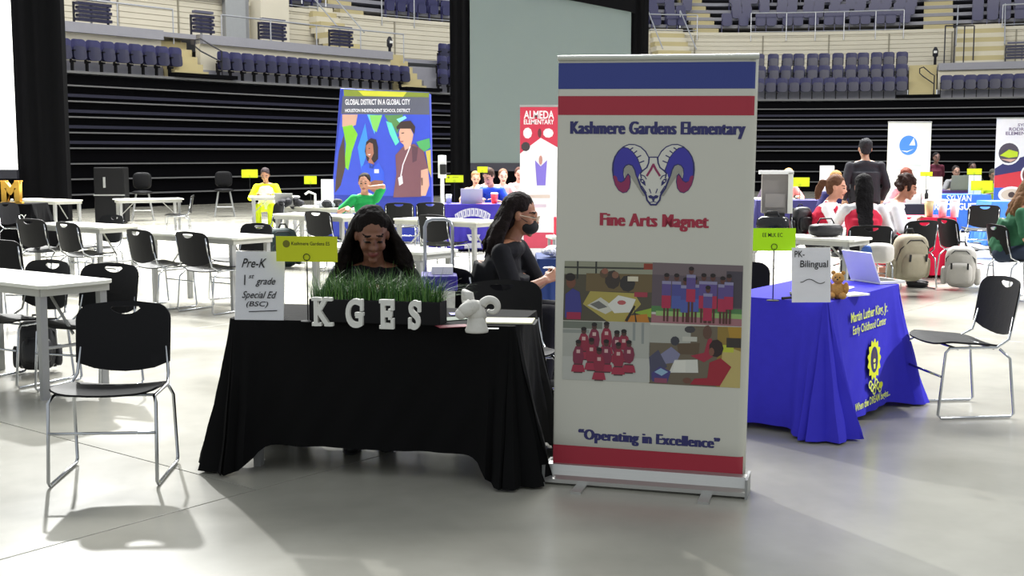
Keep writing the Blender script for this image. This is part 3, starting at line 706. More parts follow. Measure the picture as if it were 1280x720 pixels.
it = [('#4f4a3c', bx(0, 0, 1, 1)), ('#8f907c', bx(0, 0, 1, .22)), ('#3a3a34', bx(0, .09, 1, .12)), ('#2e302c', bx(.14, 0, .16, .3)), ('#2e302c', bx(.35, 0, .37, .28)), ('#6a5a3c', bx(.25, .2, 1, .5)), ('#8a3a2a', bx(.9, .02, 1, .12)),
      ('#3b332e', el(.55, .3, .09, .16)), ('#7d5a48', el(.58, .22, .04, .06)), ('#33302e', el(.72, .36, .09, .14)), ('#d0c8b0', bx(.72, .24, .84, .32)), ('#5c4a38', el(.45, .2, .05, .08)), ('#8a5a4a', el(.46, .16, .04, .05)),
      ('#a89a50', [(.22, .72), (.3, .5), (.8, .52), (.88, .7), (.7, 1), (.5, 1)]), ('#c3c2b4', [(.27, .74), (.42, .6), (.6, .78), (.48, .88)]), ('#d5d5cc', [(.5, .72), (.62, .56), (.82, .62), (.76, .84), (.58, .86)]), ('#b35a5a', el(.66, .68, .05, .04)), ('#6a6a66', [(.3, .72), (.4, .66), (.5, .76), (.4, .8)]),
      ('#9c3a4a', bx(.8, .5, .95, .58)), ('#8aa83a', [(.8, .84), (1, .76), (1, .92)]), ('#b5782c', [(.72, .9), (.95, .86), (.98, 1), (.7, 1)]), ('#2a2622', [(.7, .98), (.8, .72), (.82, .74), (.73, 1)]), ('#2a2622', [(.8, .72), (.84, 1), (.82, 1)]),
      ('#3c3c84', [(.02, .56), (.1, .46), (.18, .52), (.21, .8), (.2, .95), (.02, .95)]), ('#99284a', bx(.04, .86, .2, .98)), ('#6e4636', el(.08, .36, .055, .1)), ('#241c1c', el(.07, .27, .06, .07))]
photo(((706, 326), (816, 328), (814, 403), (704, 400)), it)
it = [('#5c5058', bx(0, 0, 1, .74)), ('#6f6266', bx(0, 0, 1, .2)), ('#46404a', bx(.82, .1, 1, .7)), ('#9a6a70', bx(0, .86, 1, 1)), ('#4d7a4a', bx(0, .72, 1, .82)), ('#8db06a', bx(.05, .8, 1, .88))]
for i, (x, y, k) in enumerate(((.16, .3, 0), (.27, .3, 1), (.37, .36, 1), (.47, .34, 1), (.57, .28, 0), (.43, .18, 0), (.67, .28, 0), (.62, .48, 0), (.78, .32, 0), (.85, .28, 0))):
    it += [('#54302c', bx(x-.03, .62, x-.008, .97)), ('#54302c', bx(x+.008, .62, x+.03, .97)), ('#4a4a8c' if k else '#5a4a86', bx(x-.05, y, x+.05, y+.25)), ('#8a86a8', bx(x-.05, y, x+.05, y+.05)), ('#4d5aa0' if k else '#a82c4c', bx(x-.05, y+.24, x+.05, y+.45)), ('#5c3a34', el(x, y-.06, .028, .055)), ('#221a1c', el(x, y-.10, .03, .035))]
photo(((816, 328), (929, 332), (927, 408), (814, 403)), it)
it = [('#a9aaa2', bx(0, 0, 1, 1)), ('#6f756a', bx(0, .0, .45, .12)), ('#8b908a', bx(0, .14, .3, .2)), ('#8a8f8c', bx(.8, 0, .83, .3)), ('#8a8f8c', bx(.9, 0, .93, .35)), ('#b6b7b0', bx(0, .6, 1, 1))]
for i, (x, y, s_) in enumerate(((.24, .16, 1), (.36, .08, 1), (.5, .06, 1), (.62, .2, .8), (.7, .18, .7), (.18, .38, 1), (.33, .34, 1), (.5, .36, 1), (.64, .4, 1), (.76, .36, .8), (.42, .5, .9))):
    it += [('#7a2c44' if i % 2 else '#8c2a40', el(x, y+.22*s_, .065, .2*s_)), ('#4a3034', bx(x-.05, y+.34, x+.05, y+.5)), ('#a03048', [(x-.06, y+.36), (x+.06, y+.36), (x+.08, y+.48), (x-.08, y+.48)]), ('#c9a8a4', bx(x-.02, y+.1, x+.02, y+.16)), ('#4e322e', el(x, y, .03, .055)), ('#1f181a', el(x, y-.035, .033, .035))]
photo(((704, 401), (813, 404), (812, 478), (703, 474)), it)
it = [('#6a6050', bx(0, 0, 1, 1)), ('#a6a79e', bx(0, 0, .45, .3)), ('#8c7434', bx(.74, 0, 1, 1)), ('#a8842e', [(.85, 0), (1, 0), (1, .2), (.88, .25)]), ('#b9a86a', [(.8, .3), (1, .4), (1, 1), (.78, 1)]), ('#b8c03c', bx(.8, .3, .92, .42)), ('#38322c', bx(.84, .18, 1, .34)),
      ('#3f3d40', el(.44, .06, .06, .06)), ('#bab9ae', bx(.36, .18, .52, .26)), ('#5c4c3a', [(.3, .3), (.55, .28), (.54, .48), (.32, .48)]), ('#3c3c44', el(.28, .26, .05, .08)), ('#7d7d9a', [(.12, .5), (.24, .36), (.34, .48), (.3, .62), (.16, .66)]), ('#4a4a60', [(0, .55), (.1, .42), (.2, .7), (.02, .95)]),
      ('#cfcfc6', [(.28, .58), (.53, .56), (.54, .78), (.22, .8)]), ('#d9d8ce', [(.28, .6), (.4, .58), (.4, .78), (.26, .78)]), ('#46407c', [(.03, .82), (.12, .7), (.24, .78), (.2, .98), (.04, .96)]), ('#8fb0c8', [(.06, .8), (.13, .73), (.21, .79), (.14, .86)]), ('#8a4a60', bx(.06, .9, .2, .98)),
      ('#9a2c40', [(.45, .5), (.6, .44), (.64, .2), (.68, .2), (.7, .5), (.6, .6)]), ('#5e4438', el(.63, .1, .05, .12)), ('#9a2434', [(.66, .6), (.78, .52), (.9, .66), (.78, .98), (.45, .98), (.5, .88), (.64, .86)]), ('#2e1e1e', el(.73, .36, .08, .15)), ('#7a5040', el(.68, .42, .03, .07)), ('#6e4a3c', el(.42, .92, .05, .05))]
photo(((812, 406), (927, 409), (925, 485), (811, 479)), it)

# ------------------------------------------------------------------ generic small props
def laptop(p, rz, label, w=.34, ang=105, col='#a9adb2', open_to_back=True):
    m = mat('laptop_'+col.strip('#'), col, .45, .0); r = empty('laptop', p, R(rz), label, 'laptop')
    MB().box((0, .0, .009), (w, w*.68, .016)).build('keyboard_base', m, r)
    MB().box((0, 0, .0175), (w*.88, w*.5, .002)).build('keyboard', ink, r)
    a = R(ang-90); M = Matrix.Translation((0, w*.34, .016)) @ Matrix.Rotation(-a, 4, 'X')
    MB().box((0, 0, w*.34), (w, .008, w*.68), M=M).build('lid', m, r); MB().box((0, -.005, w*.34), (w*.92, .002, w*.6), M=M).build('display', mat('display', '#20242c', .2), r)
    return r
def table_sign(p, rz, w, h, label, lines, m=paper, tilt=-8, wavy=None):
    r = empty('table_sign', p, R(rz), label, 'sign'); T = Matrix.Rotation(R(tilt), 4, 'X')
    MB().box((0, 0, h/2), (w, .003, h), M=T).build('paper_sheet', m, r)
    MB().box((0, -.004, h/2+.002), (w+.006, .002, h+.006), M=T).build('clear_front', mat('acrylic', '#ffffff', .05, trans=1, alpha=.12), r)
    MB().box((0, .045, .003), (w, .1, .004)).build('clear_foot', mat('acrylic', '#ffffff', .05), r)
    for body, x, z, tw, th, sh in lines: text('handwriting', body, tw, th, ink, r, T @ TM(x, -.0062, z), shear=sh, bold=.008)
    if wavy:
        q = flat('wavy_line', stroke(ink, wavy, .004), r, y=0); q.data.transform(T @ Matrix.Translation((0, -.0062, 0)))
    return r
def name_card(p, rz, w, h, hc, label, m, words=None, tw=.1):
    """card clipped in a wire holder; hc is the height of the card's centre above p"""
    r = empty('name_card', p, R(rz), label, 'name card', 'cards in wire holders')
    MB().lathe([(.035, 0), (.035, .004), (.01, .008)], 14).tube([(0, 0, .004), (0, .002, hc-h/2), (0, .002, hc-h*.42)], .0035, 6).build('wire_holder', ink, r)
    MB().tube([(math.cos(a)*.016, -.004, hc-h*.32+math.sin(a)*.016) for a in [6.283*i/12 for i in range(12)]], .0018, 5, closed=True).build('holder_ring', ink, r)
    MB().box((0, 0, hc), (w, .0015, h)).build('card', m, r)
    if words:
        text('card_lettering', words, tw, h*.14, ink, r, TM(.02, -.0015, hc+h*.22), bold=.01)
        flat('card_mark', [disc(mat('olive_ink', '#6a6a10', .7), -w*.33, hc+h*.2, h*.15)], r, y=-.0012)
    return r
def cup(p, label, col='#e8e2dc', r0=.032, r1=.044, h=.13, g='paper cups on the red table', lid=True):
    m = mat('cup_'+col.strip('#'), col, .4); r = empty('cup', p, 0, label, 'cup', g)
    MB().lathe([(r0, 0), (r1, h), (r1-.003, h), (r0-.003, .004)], 16).build('cup_body', m, r, True)
    if lid: MB().lathe([(r1+.002, h-.004), (r1+.003, h+.006), (r1-.008, h+.016), (.0, h+.016)][:3], 16).build('lid', paper, r, True)
    return r
def sheetpaper(p, rz, w, d, label, m=paper, cat='paper', n=1, name='paper_sheet', g=None):
    mb = MB()
    for i in range(n): mb.box((i*.006, i*.004, .0015+i*.003), (w, d, .002), rz=i*.05)
    o = mb.build(name, m); o.location = p; o.rotation_euler = (0, 0, R(rz)); return tag(o, label, cat, g)
TZ = .753

# ------------------------------------------------------------------ things on the black table
white_letter = mat('painted_letter', '#d8d8d2', .6)
def slab(ch, px, py, label, rz=-9):
    p = at(px, py, TZ); hh = .137
    cu = bpy.data.curves.new('l', 'FONT'); cu.body = ch; cu.resolution_u = 6; cu.extrude = .012; cu.offset = .03; cu.bevel_depth = 0
    t = new('l', cu); me = ev_mesh(t); bpy.data.objects.remove(t)
    xs = [v.co.x for v in me.vertices]; ys = [v.co.y for v in me.vertices]; k = hh/(max(ys)-min(ys)); w = (max(xs)-min(xs))*k
    w *= .66; me.transform(UPR @ Matrix.Diagonal((k*.66, k, 1, 1)) @ Matrix.Translation((-(max(xs)+min(xs))/2, -min(ys), 0)))
    me.materials.clear(); me.materials.append(white_letter)
    r = empty('display_letter', p, R(rz), label, 'letter', 'white standing letters'); o = new('letter_body', me, r)
    z = hh
    # slab serifs
    def sb(c, d): MB().box(c, d).build('serif', white_letter, r)
    def sf(x, zc, sw): sb((x, 0, zc), (sw, .026, .016))
    if ch == 'K':
        sf(-w*.34, .009, w*.55); sf(-w*.34, z-.009, w*.55); sf(w*.36, .009, w*.5); sf(w*.32, z-.009, w*.5)
    if ch == 'E':
        sf(-w*.32, .009, w*.6); sf(-w*.32, z-.009, w*.6); sb((w*.48, 0, .025), (.014, .026, .05)); sb((w*.48, 0, z-.025), (.014, .026, .05)); sb((w*.25, 0, z*.5), (.012, .026, .05))
    if ch == 'G': sf(w*.3, z*.47, w*.5); sb((w*.44, 0, z-.03), (.013, .026, .055))
    if ch == 'S': sb((w*.42, 0, z-.03), (.013, .026, .05)); sb((-w*.42, 0, .03), (.013, .026, .05))
    return r
slab('K', 404, 407.5, 'white wooden letter K, leftmost of the four standing letters')
slab('G', 443.5, 409.5, 'white wooden letter G, second of the four standing letters')
slab('E', 484, 411, 'white wooden letter E, third of the four standing letters')
slab('S', 518.5, 412, 'white wooden letter S, rightmost of the four standing letters')
p0 = at(384, 402.5, TZ); p1 = at(548, 408, TZ); ang = math.atan2(p1.y-p0.y, p1.x-p0.x); L = (p1-p0).length
pot = empty('grass_planter', (p0+p1)/2+Vector((.02, .075, 0)), ang, 'dark box planter of green artificial grass behind the white letters', 'planter')
MB().box((0, 0, .055), (L, .12, .11)).build('planter_box', mat('planter_dark', '#101013', .6, spec=.2), pot, bevel=.004)
def grass():
    mb = MB(); rnd = random.Random(3)
    for i in range(1500):
        x = (rnd.random()-.5)*L*.98; y = (rnd.random()-.5)*.1; h = rnd.uniform(.07, .17)+(.05 if rnd.random() < .12 else 0); a = rnd.uniform(0, 6.283); b = rnd.uniform(.02, .09) if rnd.random() < .8 else rnd.uniform(.08, .16)
        if abs(x) > L*.42 and rnd.random() < .7: a = (0 if x > 0 else math.pi)+rnd.uniform(-.7, .7); b = rnd.uniform(.06, .2)
        if y > -.06 and math.sin(a) < -.3: b *= .5
        dx, dy = math.cos(a), math.sin(a); w = rnd.uniform(.0015, .003); px_, py_ = -dy, dx; mb.cur = rnd.choice((0, 0, 1, 2)); pts = []
        for k in range(4):
            t = k/3; q = (x+dx*b*t*t, y+dy*b*t*t, .1+h*(t-.25*t*t*b/.1)); ww = w*(1-t*.9); pts += [(q[0]+px_*ww, q[1]+py_*ww, q[2]), (q[0]-px_*ww, q[1]-py_*ww, q[2])]
        mb.add(pts, [(0, 1, 3, 2), (2, 3, 5, 4), (4, 5, 7, 6)])
    return mb
o = grass().build('grass', [mat('grass_dark', '#2f5a24', .5), mat('grass_mid', '#46752f', .5), mat('grass_light', '#6d9648', .5)], pot); o['kind'] = 'stuff'
table_sign(at(324, 400, TZ), -6, .245, .335, 'white handwritten grade list sign at the left end of the black table',
           [('Pre-K', -.03, .278, .125, .045, .35), ('1', -.075, .195, .006, .05, 0), ('st', -.042, .212, .03, .018, .4), ('grade', .03, .185, .1, .045, .4), ('Special Ed', -.0, .118, .175, .045, .4), ('(BSC)', -.01, .075, .11, .032, .2)], m=mat('sign_paper', '#d9dadf', .6), wavy=[(-.05, .04), (.09, .047)])
name_card(at(385, 402, TZ), -8, .305, .122, .352, 'olive-lit yellow name card on a wire holder before the reading woman', mat('yellow_card_front', '#c3cc10', .7), 'Kashmere Gardens ES', .19)
pam = mat('maroon_leaflet', '#7a2030', .5)
sheetpaper(at(566, 408, TZ+.002), 20, .15, .08, 'dark red leaflet lying left of the white bust', pam, 'leaflet', name='leaflet')
sheetpaper(at(562, 399, TZ+.002), 30, .16, .11, 'dark green and white brochure behind the planter end', mat('brochure_green', '#3a5238', .5), 'brochure', name='brochure')
sheetpaper(at(577, 392.5, TZ+.004), 10, .12, .09, 'lilac sheet of paper behind the white bust', mat('lilac_paper', '#8d8ac8', .6))
fo = empty('folder', at(632, 403, TZ), R(-6), 'cream open folder lying on the right end of the black table', 'folder')
MB().box((0, 0, .003), (.30, .19, .003)).build('cover', ink, fo); MB().box((-.005, .005, .008), (.28, .175, .006)).build('cream_pages', mat('cream_paper', '#dcdab4', .6), fo)
sheetpaper(at(610, 411, TZ), -5, .1, .03, 'small white card lying in front of the cream folder')
# ram bust
pls = mat('plaster', '#cfcdc6', .7, bump=.15, scale=60)
rb = empty('ram_bust', at(596, 415, TZ), R(-22), 'small white plaster ram bust with curled horns on the black table', 'bust')
mb = MB(); mb.lathe([(.052, 0), (.054, .01), (.046, .03), (.042, .055), (.038, .07)], 20).ell((0, .0, .085), (.04, .045, .04))
mb.tube([(0, .01, .06), (-.004, -.0, .10), (-.012, -.015, .125)], [.044, .042, .036], 12)
mb.ell((-.008, -.028, .118), (.034, .042, .034)).tube([(-.01, -.03, .122), (-.036, -.055, .102), (-.048, -.066, .09)], [.038, .032, .027], 12).ell((-.048, -.068, .09), (.028, .024, .026)).ell((-.02, -.04, .14), (.03, .014, .01))
mb.build('ram_head', pls, rb, True)
def spiral(sx, cx, cz, r0, a0, a1, r_end, th0, th1, n=26):
    pts = []; rs = []
    for i in range(n+1):
        t = i/n; a = R(a0+(a1-a0)*t); rr_ = r0*(1-t)+r_end*t; pts.append((cx+sx*rr_*math.cos(a), .01-.03*t*0+.02*math.sin(t*3), cz+rr_*math.sin(a))); rs.append(th0*(1-t)+th1*t)
    return pts, rs
pts, rs = spiral(1, .062, .112, .042, 165, -300+165, .016, .022, .008); MB().tube(pts, rs, 10).build('horn', pls, rb, True)
MB().tube([(-.03, .01, .12), (-.04, -.0, .17), (-.055, .0, .178), (-.062, .01, .15), (-.058, .01, .11), (-.05, .0, .085)], [.02, .024, .022, .018, .014, .008], 10).build('horn', pls, rb, True)

# ------------------------------------------------------------------ things on the royal blue table
name_card(at(966, 376, TZ), 0, .235, .125, .34, 'bright lime name card on a wire holder on the royal blue table', green_card, None)
text('card_lettering', 'EE MLK EC', .11, .022, ink, bpy.data.objects.get('name_card.001') or new('x', None), TM(-.01, -.0015, .365), bold=.005)
table_sign(at(1014, 378, TZ), 2, .213, .30, 'white sign handwritten for bilingual classes on the royal blue table',
           [('PK-', -.065, .265, .055, .035, 0), ('Bilingual', .015, .205, .155, .05, .05)], tilt=-6, m=mat('sign_paper2', '#dfdfe6', .6), wavy=[(-.06, .11)]+[(-.06+.012*i, .115+.012*math.sin(i*.62-.9)) for i in range(1, 12)])
laptop(at(1097, 352, TZ), 22+90, 'open silver laptop with its lid towards the camera on the royal blue table', .29, 112, '#f0f0ec')
pt = empty('plush_toy', at(1047, 373, TZ), R(-20), 'small golden brown plush toy behind the bilingual sign', 'toy'); plm = mat('plush_gold', '#b98a48', .95, var=.3, scale=60, bump=.5)
mb = MB(); mb.ell((0, 0, .045), (.045, .04, .05)).ell((0, -.01, .115), (.035, .033, .032)).ell((-.03, -.04, .02), (.022, .035, .02)).ell((.03, -.04, .02), (.022, .035, .02)).ell((-.045, -.01, .06), (.016, .02, .035)).ell((.045, -.01, .06), (.016, .02, .035)).ell((0, -.04, .108), (.015, .012, .012))
mb.build('plush_body', plm, pt, True); MB().ell((-.027, -.0, .145), (.012, .008, .012)).ell((.027, -.0, .145), (.012, .008, .012)).build('ears', plm, pt, True)
MB().ell((-.012, -.041, .122), .004, 6, 5).ell((.012, -.041, .122), .004, 6, 5).ell((0, -.053, .112), .005, 6, 5).build('eyes', ink, pt, True)
sheetpaper(at(1066, 369, TZ), 30, .16, .11, 'white papers spread between plush toy and silver laptop', n=3)
sheetpaper(at(1055, 360, TZ), 60, .12, .10, 'pale sheets stacked behind the plush toy', n=2)
for i, (px, py, l) in enumerate(((986, 374, 'black marker pen lying left of the bilingual sign'), (989, 369, 'black marker pen lying just behind the other marker'))):
    r = empty('marker_pen', at(px, py, TZ), R(30+i*50), l, 'pen', 'marker pens'); MB().tube([(-.05, 0, .008), (.03, 0, .008)], .008, 8).build('barrel', ink, r); MB().tube([(.03, 0, .008), (.06, 0, .008)], .0085, 8).build('cap', nv, r)

# ------------------------------------------------------------------ hand cart, blue table near the masked woman
hc = empty('hand_cart', at(548, 440) if False else Vector((-.52, 8.0, 0)), R(4), 'chrome folding hand cart with purple crate behind the planter', 'cart')
def up(px, py, Y): q = atY(px, py, Y); return q
q0 = atY(532, 400, 8.0); q1 = atY(566, 400, 8.0); hw = (q1.x-q0.x)/2; ht = atY(548, 274, 8.0).z; hc.location.x = (q0.x+q1.x)/2
MB().tube([(-hw, 0, .12), (-hw, 0, ht-.05), (-hw+.015, 0, ht-.015), (-hw+.05, 0, ht), (hw-.05, 0, ht), (hw-.015, 0, ht-.015), (hw, 0, ht-.05), (hw, 0, .12)], .012, 8).build('handle_frame', mat('cart_steel', '#a9adb5', .3, .6), hc, True)
MB().box((0, -.2, .10), (.36, .4, .02)).build('base_plate', leg_grey, hc)
for sx in (-1, 1): MB().tube([(sx*.18-.015, .03, .07), (sx*.18+.015, .03, .07)], .07, 16).build('wheel', ink, hc)
zt = atY(548, 338, 7.85).z
MB().box((0, -.16, .12+(zt-.16)/2), (.19, .28, zt-.16), tx=1.08, ty=1.05).build('pale_sack', mat('pale_sack', '#d6d6cc', .8, var=.12, scale=30, bump=.3), hc)
MB().box((0, -.16, zt-.07), (.235, .31, .1)).build('purple_band', mat('purple_plastic', '#2c2088', .6, bump=.2), hc, bevel=.01)
MB().box((.02, -.12, zt), (.14, .2, .06)).build('paper_stack', paper, hc)
dk = at(682, 345, .74)
table(0, 0, 0, .8, .6, 'folding table hidden under the navy cloth by the masked woman', pos=Vector((.22, 9.35, 0)), sx=1, h=.735)
cloth('tablecloth', Matrix.Translation((.63, 9.65, 0)), .86, .62, .745, mat('navy_cloth', '#14306a', .8), 'navy blue tablecloth on the table before the masked woman', hem=.05, seed=9)
def crumple(p, label, s=.14, m=None, seed=1, name='plastic_bag', cat='bag'):
    rnd = random.Random(seed); mb = MB()
    for i in range(7): mb.ell((rnd.uniform(-s, s), rnd.uniform(-s, s)*.6, rnd.uniform(.03, s*.5)), (rnd.uniform(.03, .06)*s/.12, rnd.uniform(.03, .05)*s/.12, rnd.uniform(.025, .05)*s/.12), 8, 6)
    o = mb.build(name, m or mat('white_crinkle', '#d8dae6', .3, var=.2, scale=50, bump=1)); o.location = p; return tag(o, label, cat)
crumple((.34, 9.5, TZ), 'heap of crinkled white gift wraps on the navy cloth, left part', .13, None, 2)
crumple((.58, 9.5, TZ), 'heap of crinkled blue gift wraps on the navy cloth, right part', .12, mat('blue_crinkle', '#46609c', .35, var=.3, scale=50, bump=1), 4)
bp = empty('red_box', (.56, 11.9, .0), R(10), 'red box on a narrow white stand left of the tall banner', 'box'); MB().box((0, 0, .86), (.26, .2, .18)).build('box_body', red_cloth, bp, bevel=.01); MB().box((0, 0, .75), (.4, .3, .025)).build('shelf_top', table_white, bp)
for sx in (-1, 1):
    for sy in (-1, 1): MB().box((sx*.17, sy*.12, .37), (.025, .025, .74)).build('leg', leg_grey, bp)

# ------------------------------------------------------------------ displays in the background
def rollup(name, px0, px1, Y, htop, yaw, m, label, items=(), texts=(), lean=0):
    a = atY(px0, 195, Y); w = atY(px1, 195, Y).x-a.x; r = empty(name, (a.x, Y, 0), yaw, label, 'banner', 'roll-up banners')
    MB().box((w/2, 0, (htop+.08)/2), (w, .004, htop-.08)).build('banner_panel', m, r)
    MB().box((w/2, 0, .045), (w+.04, .16, .09)).build('base_cassette', al, r); MB().box((w/2, 0, htop), (w+.01, .02, .03)).build('top_rail', al, r)
    MB().tube([(w/2, .05, .05), (w/2, .02, htop)], .01, 6).build('support_pole', chrome, r)
    if items: flat('banner_print', [(C(c), [(x*w, z*htop) for x, z in pts]) for c, pts in items], r, y=-.0035)
    for body, x, z, tw, th, c in texts: text('banner_lettering', body, tw*w, th*htop, C(c), r, TM(x*w, -.007, z*htop), bold=.02)
    return r
Y = 17.3
rollup('rollup_banner', 650, 697, Y, 2.26, 0, mat('banner_bright', '#e4e2e6', .5), 'red-topped white roll-up banner standing left of the tall banner',
       [('#c03048', [(0, 1), (1, 1), (1, .74), (.55, .80), (.1, .72), (0, .7)]), ('#e6dcdc', el(.2, .83, .12, .035)), ('#e6dcdc', el(.75, .83, .14, .03)), ('#5c2c30', el(.52, .83, .05, .03)), ('#3c3438', el(.15, .745, .12, .03)), ('#7a6ac8', [(.4, .66), (.55, .62), (.72, .66), (.68, .5), (.45, .5)]), ('#c08a80', el(.55, .66, .05, .03)), ('#c9b8b0', bx(.15, .42, .8, .44)), ('#c9b8c8', bx(.2, .36, .7, .38)), ('#c04058', bx(.1, .1, .9, .2))],
       [('ALMEDA', .5, .945, .8, .05, '#f0e4e6'), ('ELEMENTARY', .5, .9, .8, .03, '#f0e4e6')])
rollup('rollup_banner', 1109, 1163, 23, 2.19, 0, mat('banner_cream', '#e2e2d4', .5), 'white roll-up banner with a blue circle emblem',
       [('#3f7fd8', el(.48, .80, .21, .085, 24)), ('#e8ecf0', [(.5, .8), (.6, .865), (.64, .80)]), ('#e8ecf0', [(.3, .755), (.45, .74), (.62, .77), (.46, .75)]), ('#bcc0c0', bx(.2, .62, .8, .63)), ('#bcc0c0', bx(.2, .58, .7, .59))])
rollup('rollup_banner', 1244, 1300, 23, 2.26, 0, mat('banner_bright', '#e4e2e6', .5), 'white, navy and red roll-up banner cut by the right edge',
       [('#2c2c60', [(0, .58), (.25, .64), (1, .72), (1, .4), (0, .42)]), ('#c8303c', [(0, .52), (.6, .56), (1, .64), (1, .38), (.6, .4), (0, .42)]), ('#2f5fc0', bx(0, .05, 1, .42)), ('#e8e8e8', el(.3, .71, .27, .1, 20)), ('#4a4250', el(.3, .71, .23, .085, 20)), ('#b8d020', [(.1, .69), (.3, .74), (.5, .72), (.5, .68), (.3, .67)]), ('#c8a090', [(.12, .66), (.48, .66), (.35, .635)]), ('#e8e8e8', el(.78, .53, .2, .085, 20)), ('#6a3a34', el(.78, .53, .16, .068, 20)), ('#e8e8e8', el(.4, .36, .3, .07, 20)), ('#c8b8a8', el(.4, .36, .24, .05, 16)), ('#403030', el(.4, .36, .08, .025))],
       [('SYLVAN', .68, .945, .42, .025, '#6a5a7a'), ('RODRIGUEZ', .62, .91, .68, .028, '#6a5a7a'), ('ELEMENTARY', .59, .875, .76, .028, '#6a5a7a')])
# big blue fabric display
Y = 21.5; a = atY(409, 255, Y); b = atY(541, 255, Y); H_ = atY(470, 110, Y).z
fd = empty('fabric_display', (0, 0, 0), 0, 'large blue fabric display printed with two students', 'display'); 
DP = Plane(Vector((a.x, Y, 0)), R(-2))
fd.location = (a.x, Y, 0); fd.rotation_euler = (0, 0, R(-2)); w = b.x-a.x
tlx, tlz = DP.p(425, 110); trx, trz = DP.p(537, 117); 
dsp = mat('display_blue', '#3a50c8', .6)
MB().prism([(0, .02), (w, .02), (trx, trz), (tlx, tlz)], 0, .28).build('display_frame', mat('display_side', '#2838a0', .6), fd, bevel=.02)
k4 = lambda x, y: DP.p(400+x/4.235, 90+y/4.235)
its = [(dsp, [(60, 650), (588, 660), (578, 108), (125, 90)]), (C('#7c8a30'), [(125, 92), (578, 110), (577, 135), (127, 130)]), (C('#c8c83a'), [(200, 98), (460, 106), (440, 132), (230, 126)]),
       (C('#5a5c6a'), [(120, 128), (578, 134), (580, 226), (112, 222)]), (C('#caa08c'), [(118, 225), (200, 225), (190, 280), (150, 300), (118, 290)]), (C('#7ac030'), [(120, 290), (170, 280), (200, 330), (170, 420), (150, 520), (130, 500), (138, 380)]), (C('#4a3a34'), [(100, 420), (128, 330), (135, 500), (110, 600), (80, 640), (85, 560)]),
       (C('#58b8e0'), [(250, 225), (290, 330), (300, 228)]), (C('#80c860'), [(262, 228), (330, 228), (300, 320), (280, 300)]), (C('#5a8a50'), [(340, 228), (440, 226), (410, 330), (390, 290), (360, 260)]), (C('#60d0c0'), [(350, 260), (380, 270), (420, 370), (400, 390), (370, 330)]), (C('#88d8e0'), [(405, 250), (450, 232), (460, 244), (420, 268)]), (C('#3c8ae0'), [(200, 400), (240, 270), (260, 400), (220, 520)]), (C('#50a860'), [(510, 370), (580, 350), (585, 400), (540, 430)]), (C('#c8b850'), [(560, 420), (586, 410), (590, 560), (575, 520)]),
       (C('#2e2224'), [(238, 420), (245, 370), (270, 350), (298, 358), (308, 400), (308, 460), (290, 480), (250, 470)]), (C('#a8705c'), [(244, 390), (262, 372), (280, 380), (285, 430), (272, 460), (290, 490), (255, 480), (262, 455), (244, 440)]),
       (C('#3458d8'), [(220, 500), (258, 480), (290, 500), (310, 478), (340, 530), (342, 580), (220, 600)]), (C('#8a5a48'), [(290, 572), (335, 575), (330, 620), (290, 640), (230, 600)]), (C('#d8dce8'), bx(288, 515, 312, 535)),
       (C('#7a5058'), [(400, 440), (440, 395), (500, 380), (550, 420), (575, 520), (535, 530), (540, 660), (388, 664), (405, 540)]), (C('#5c3c48'), [(486, 390), (520, 400), (512, 470), (490, 480)]), (C('#d8a890'), [(418, 320), (428, 290), (480, 300), (495, 330), (490, 360), (478, 400), (450, 414), (444, 385), (425, 370)]), (C('#3c2c2a'), [(405, 290), (430, 262), (480, 258), (505, 290), (500, 330), (482, 300), (425, 300), (408, 305)]),
       (C('#d8a890'), [(535, 520), (572, 510), (580, 600), (560, 655), (535, 655)]), (C('#e0dce0'), [(414, 560), (436, 548), (440, 590), (420, 602)])]
its += [(C('#4a3a38'), [(432, 322), (446, 320), (446, 325), (432, 327)]), (C('#b07868'), [(420, 336), (414, 350), (426, 352)]), (C('#b06a68'), [(424, 366), (444, 364), (440, 371), (428, 372)]), (C('#2e2224'), el(262, 405, 4, 2.5)), (C('#e8e0dc'), [(252, 436), (270, 434), (264, 442)]), (C('#7e5a50'), [(535, 560), (545, 560), (545, 600), (537, 600)]), (C('#28409a'), [(262, 482), (275, 500), (290, 484), (284, 512), (262, 508)])]
flat('display_print', its+stroke(C('#e0d8dc'), [(478, 395), (440, 490), (428, 555)], 6), fd, y=-.004, tf=k4, step=.0006)
x0, z0 = k4(135, 155); x1, z1 = k4(478, 163); text('display_lettering', 'GLOBAL DISTRICT IN A GLOBAL CITY', x1-x0, .10, C('#e8e8ee'), fd, TM((x0+x1)/2, -.03, (z0+z1)/2), bold=.02)
x0, z0 = k4(135, 200); x1, z1 = k4(478, 208); text('display_lettering', 'HOUSTON INDEPENDENT SCHOOL DISTRICT', x1-x0, .06, C('#e8e8ee'), fd, TM((x0+x1)/2, -.03, (z0+z1)/2), bold=.02)

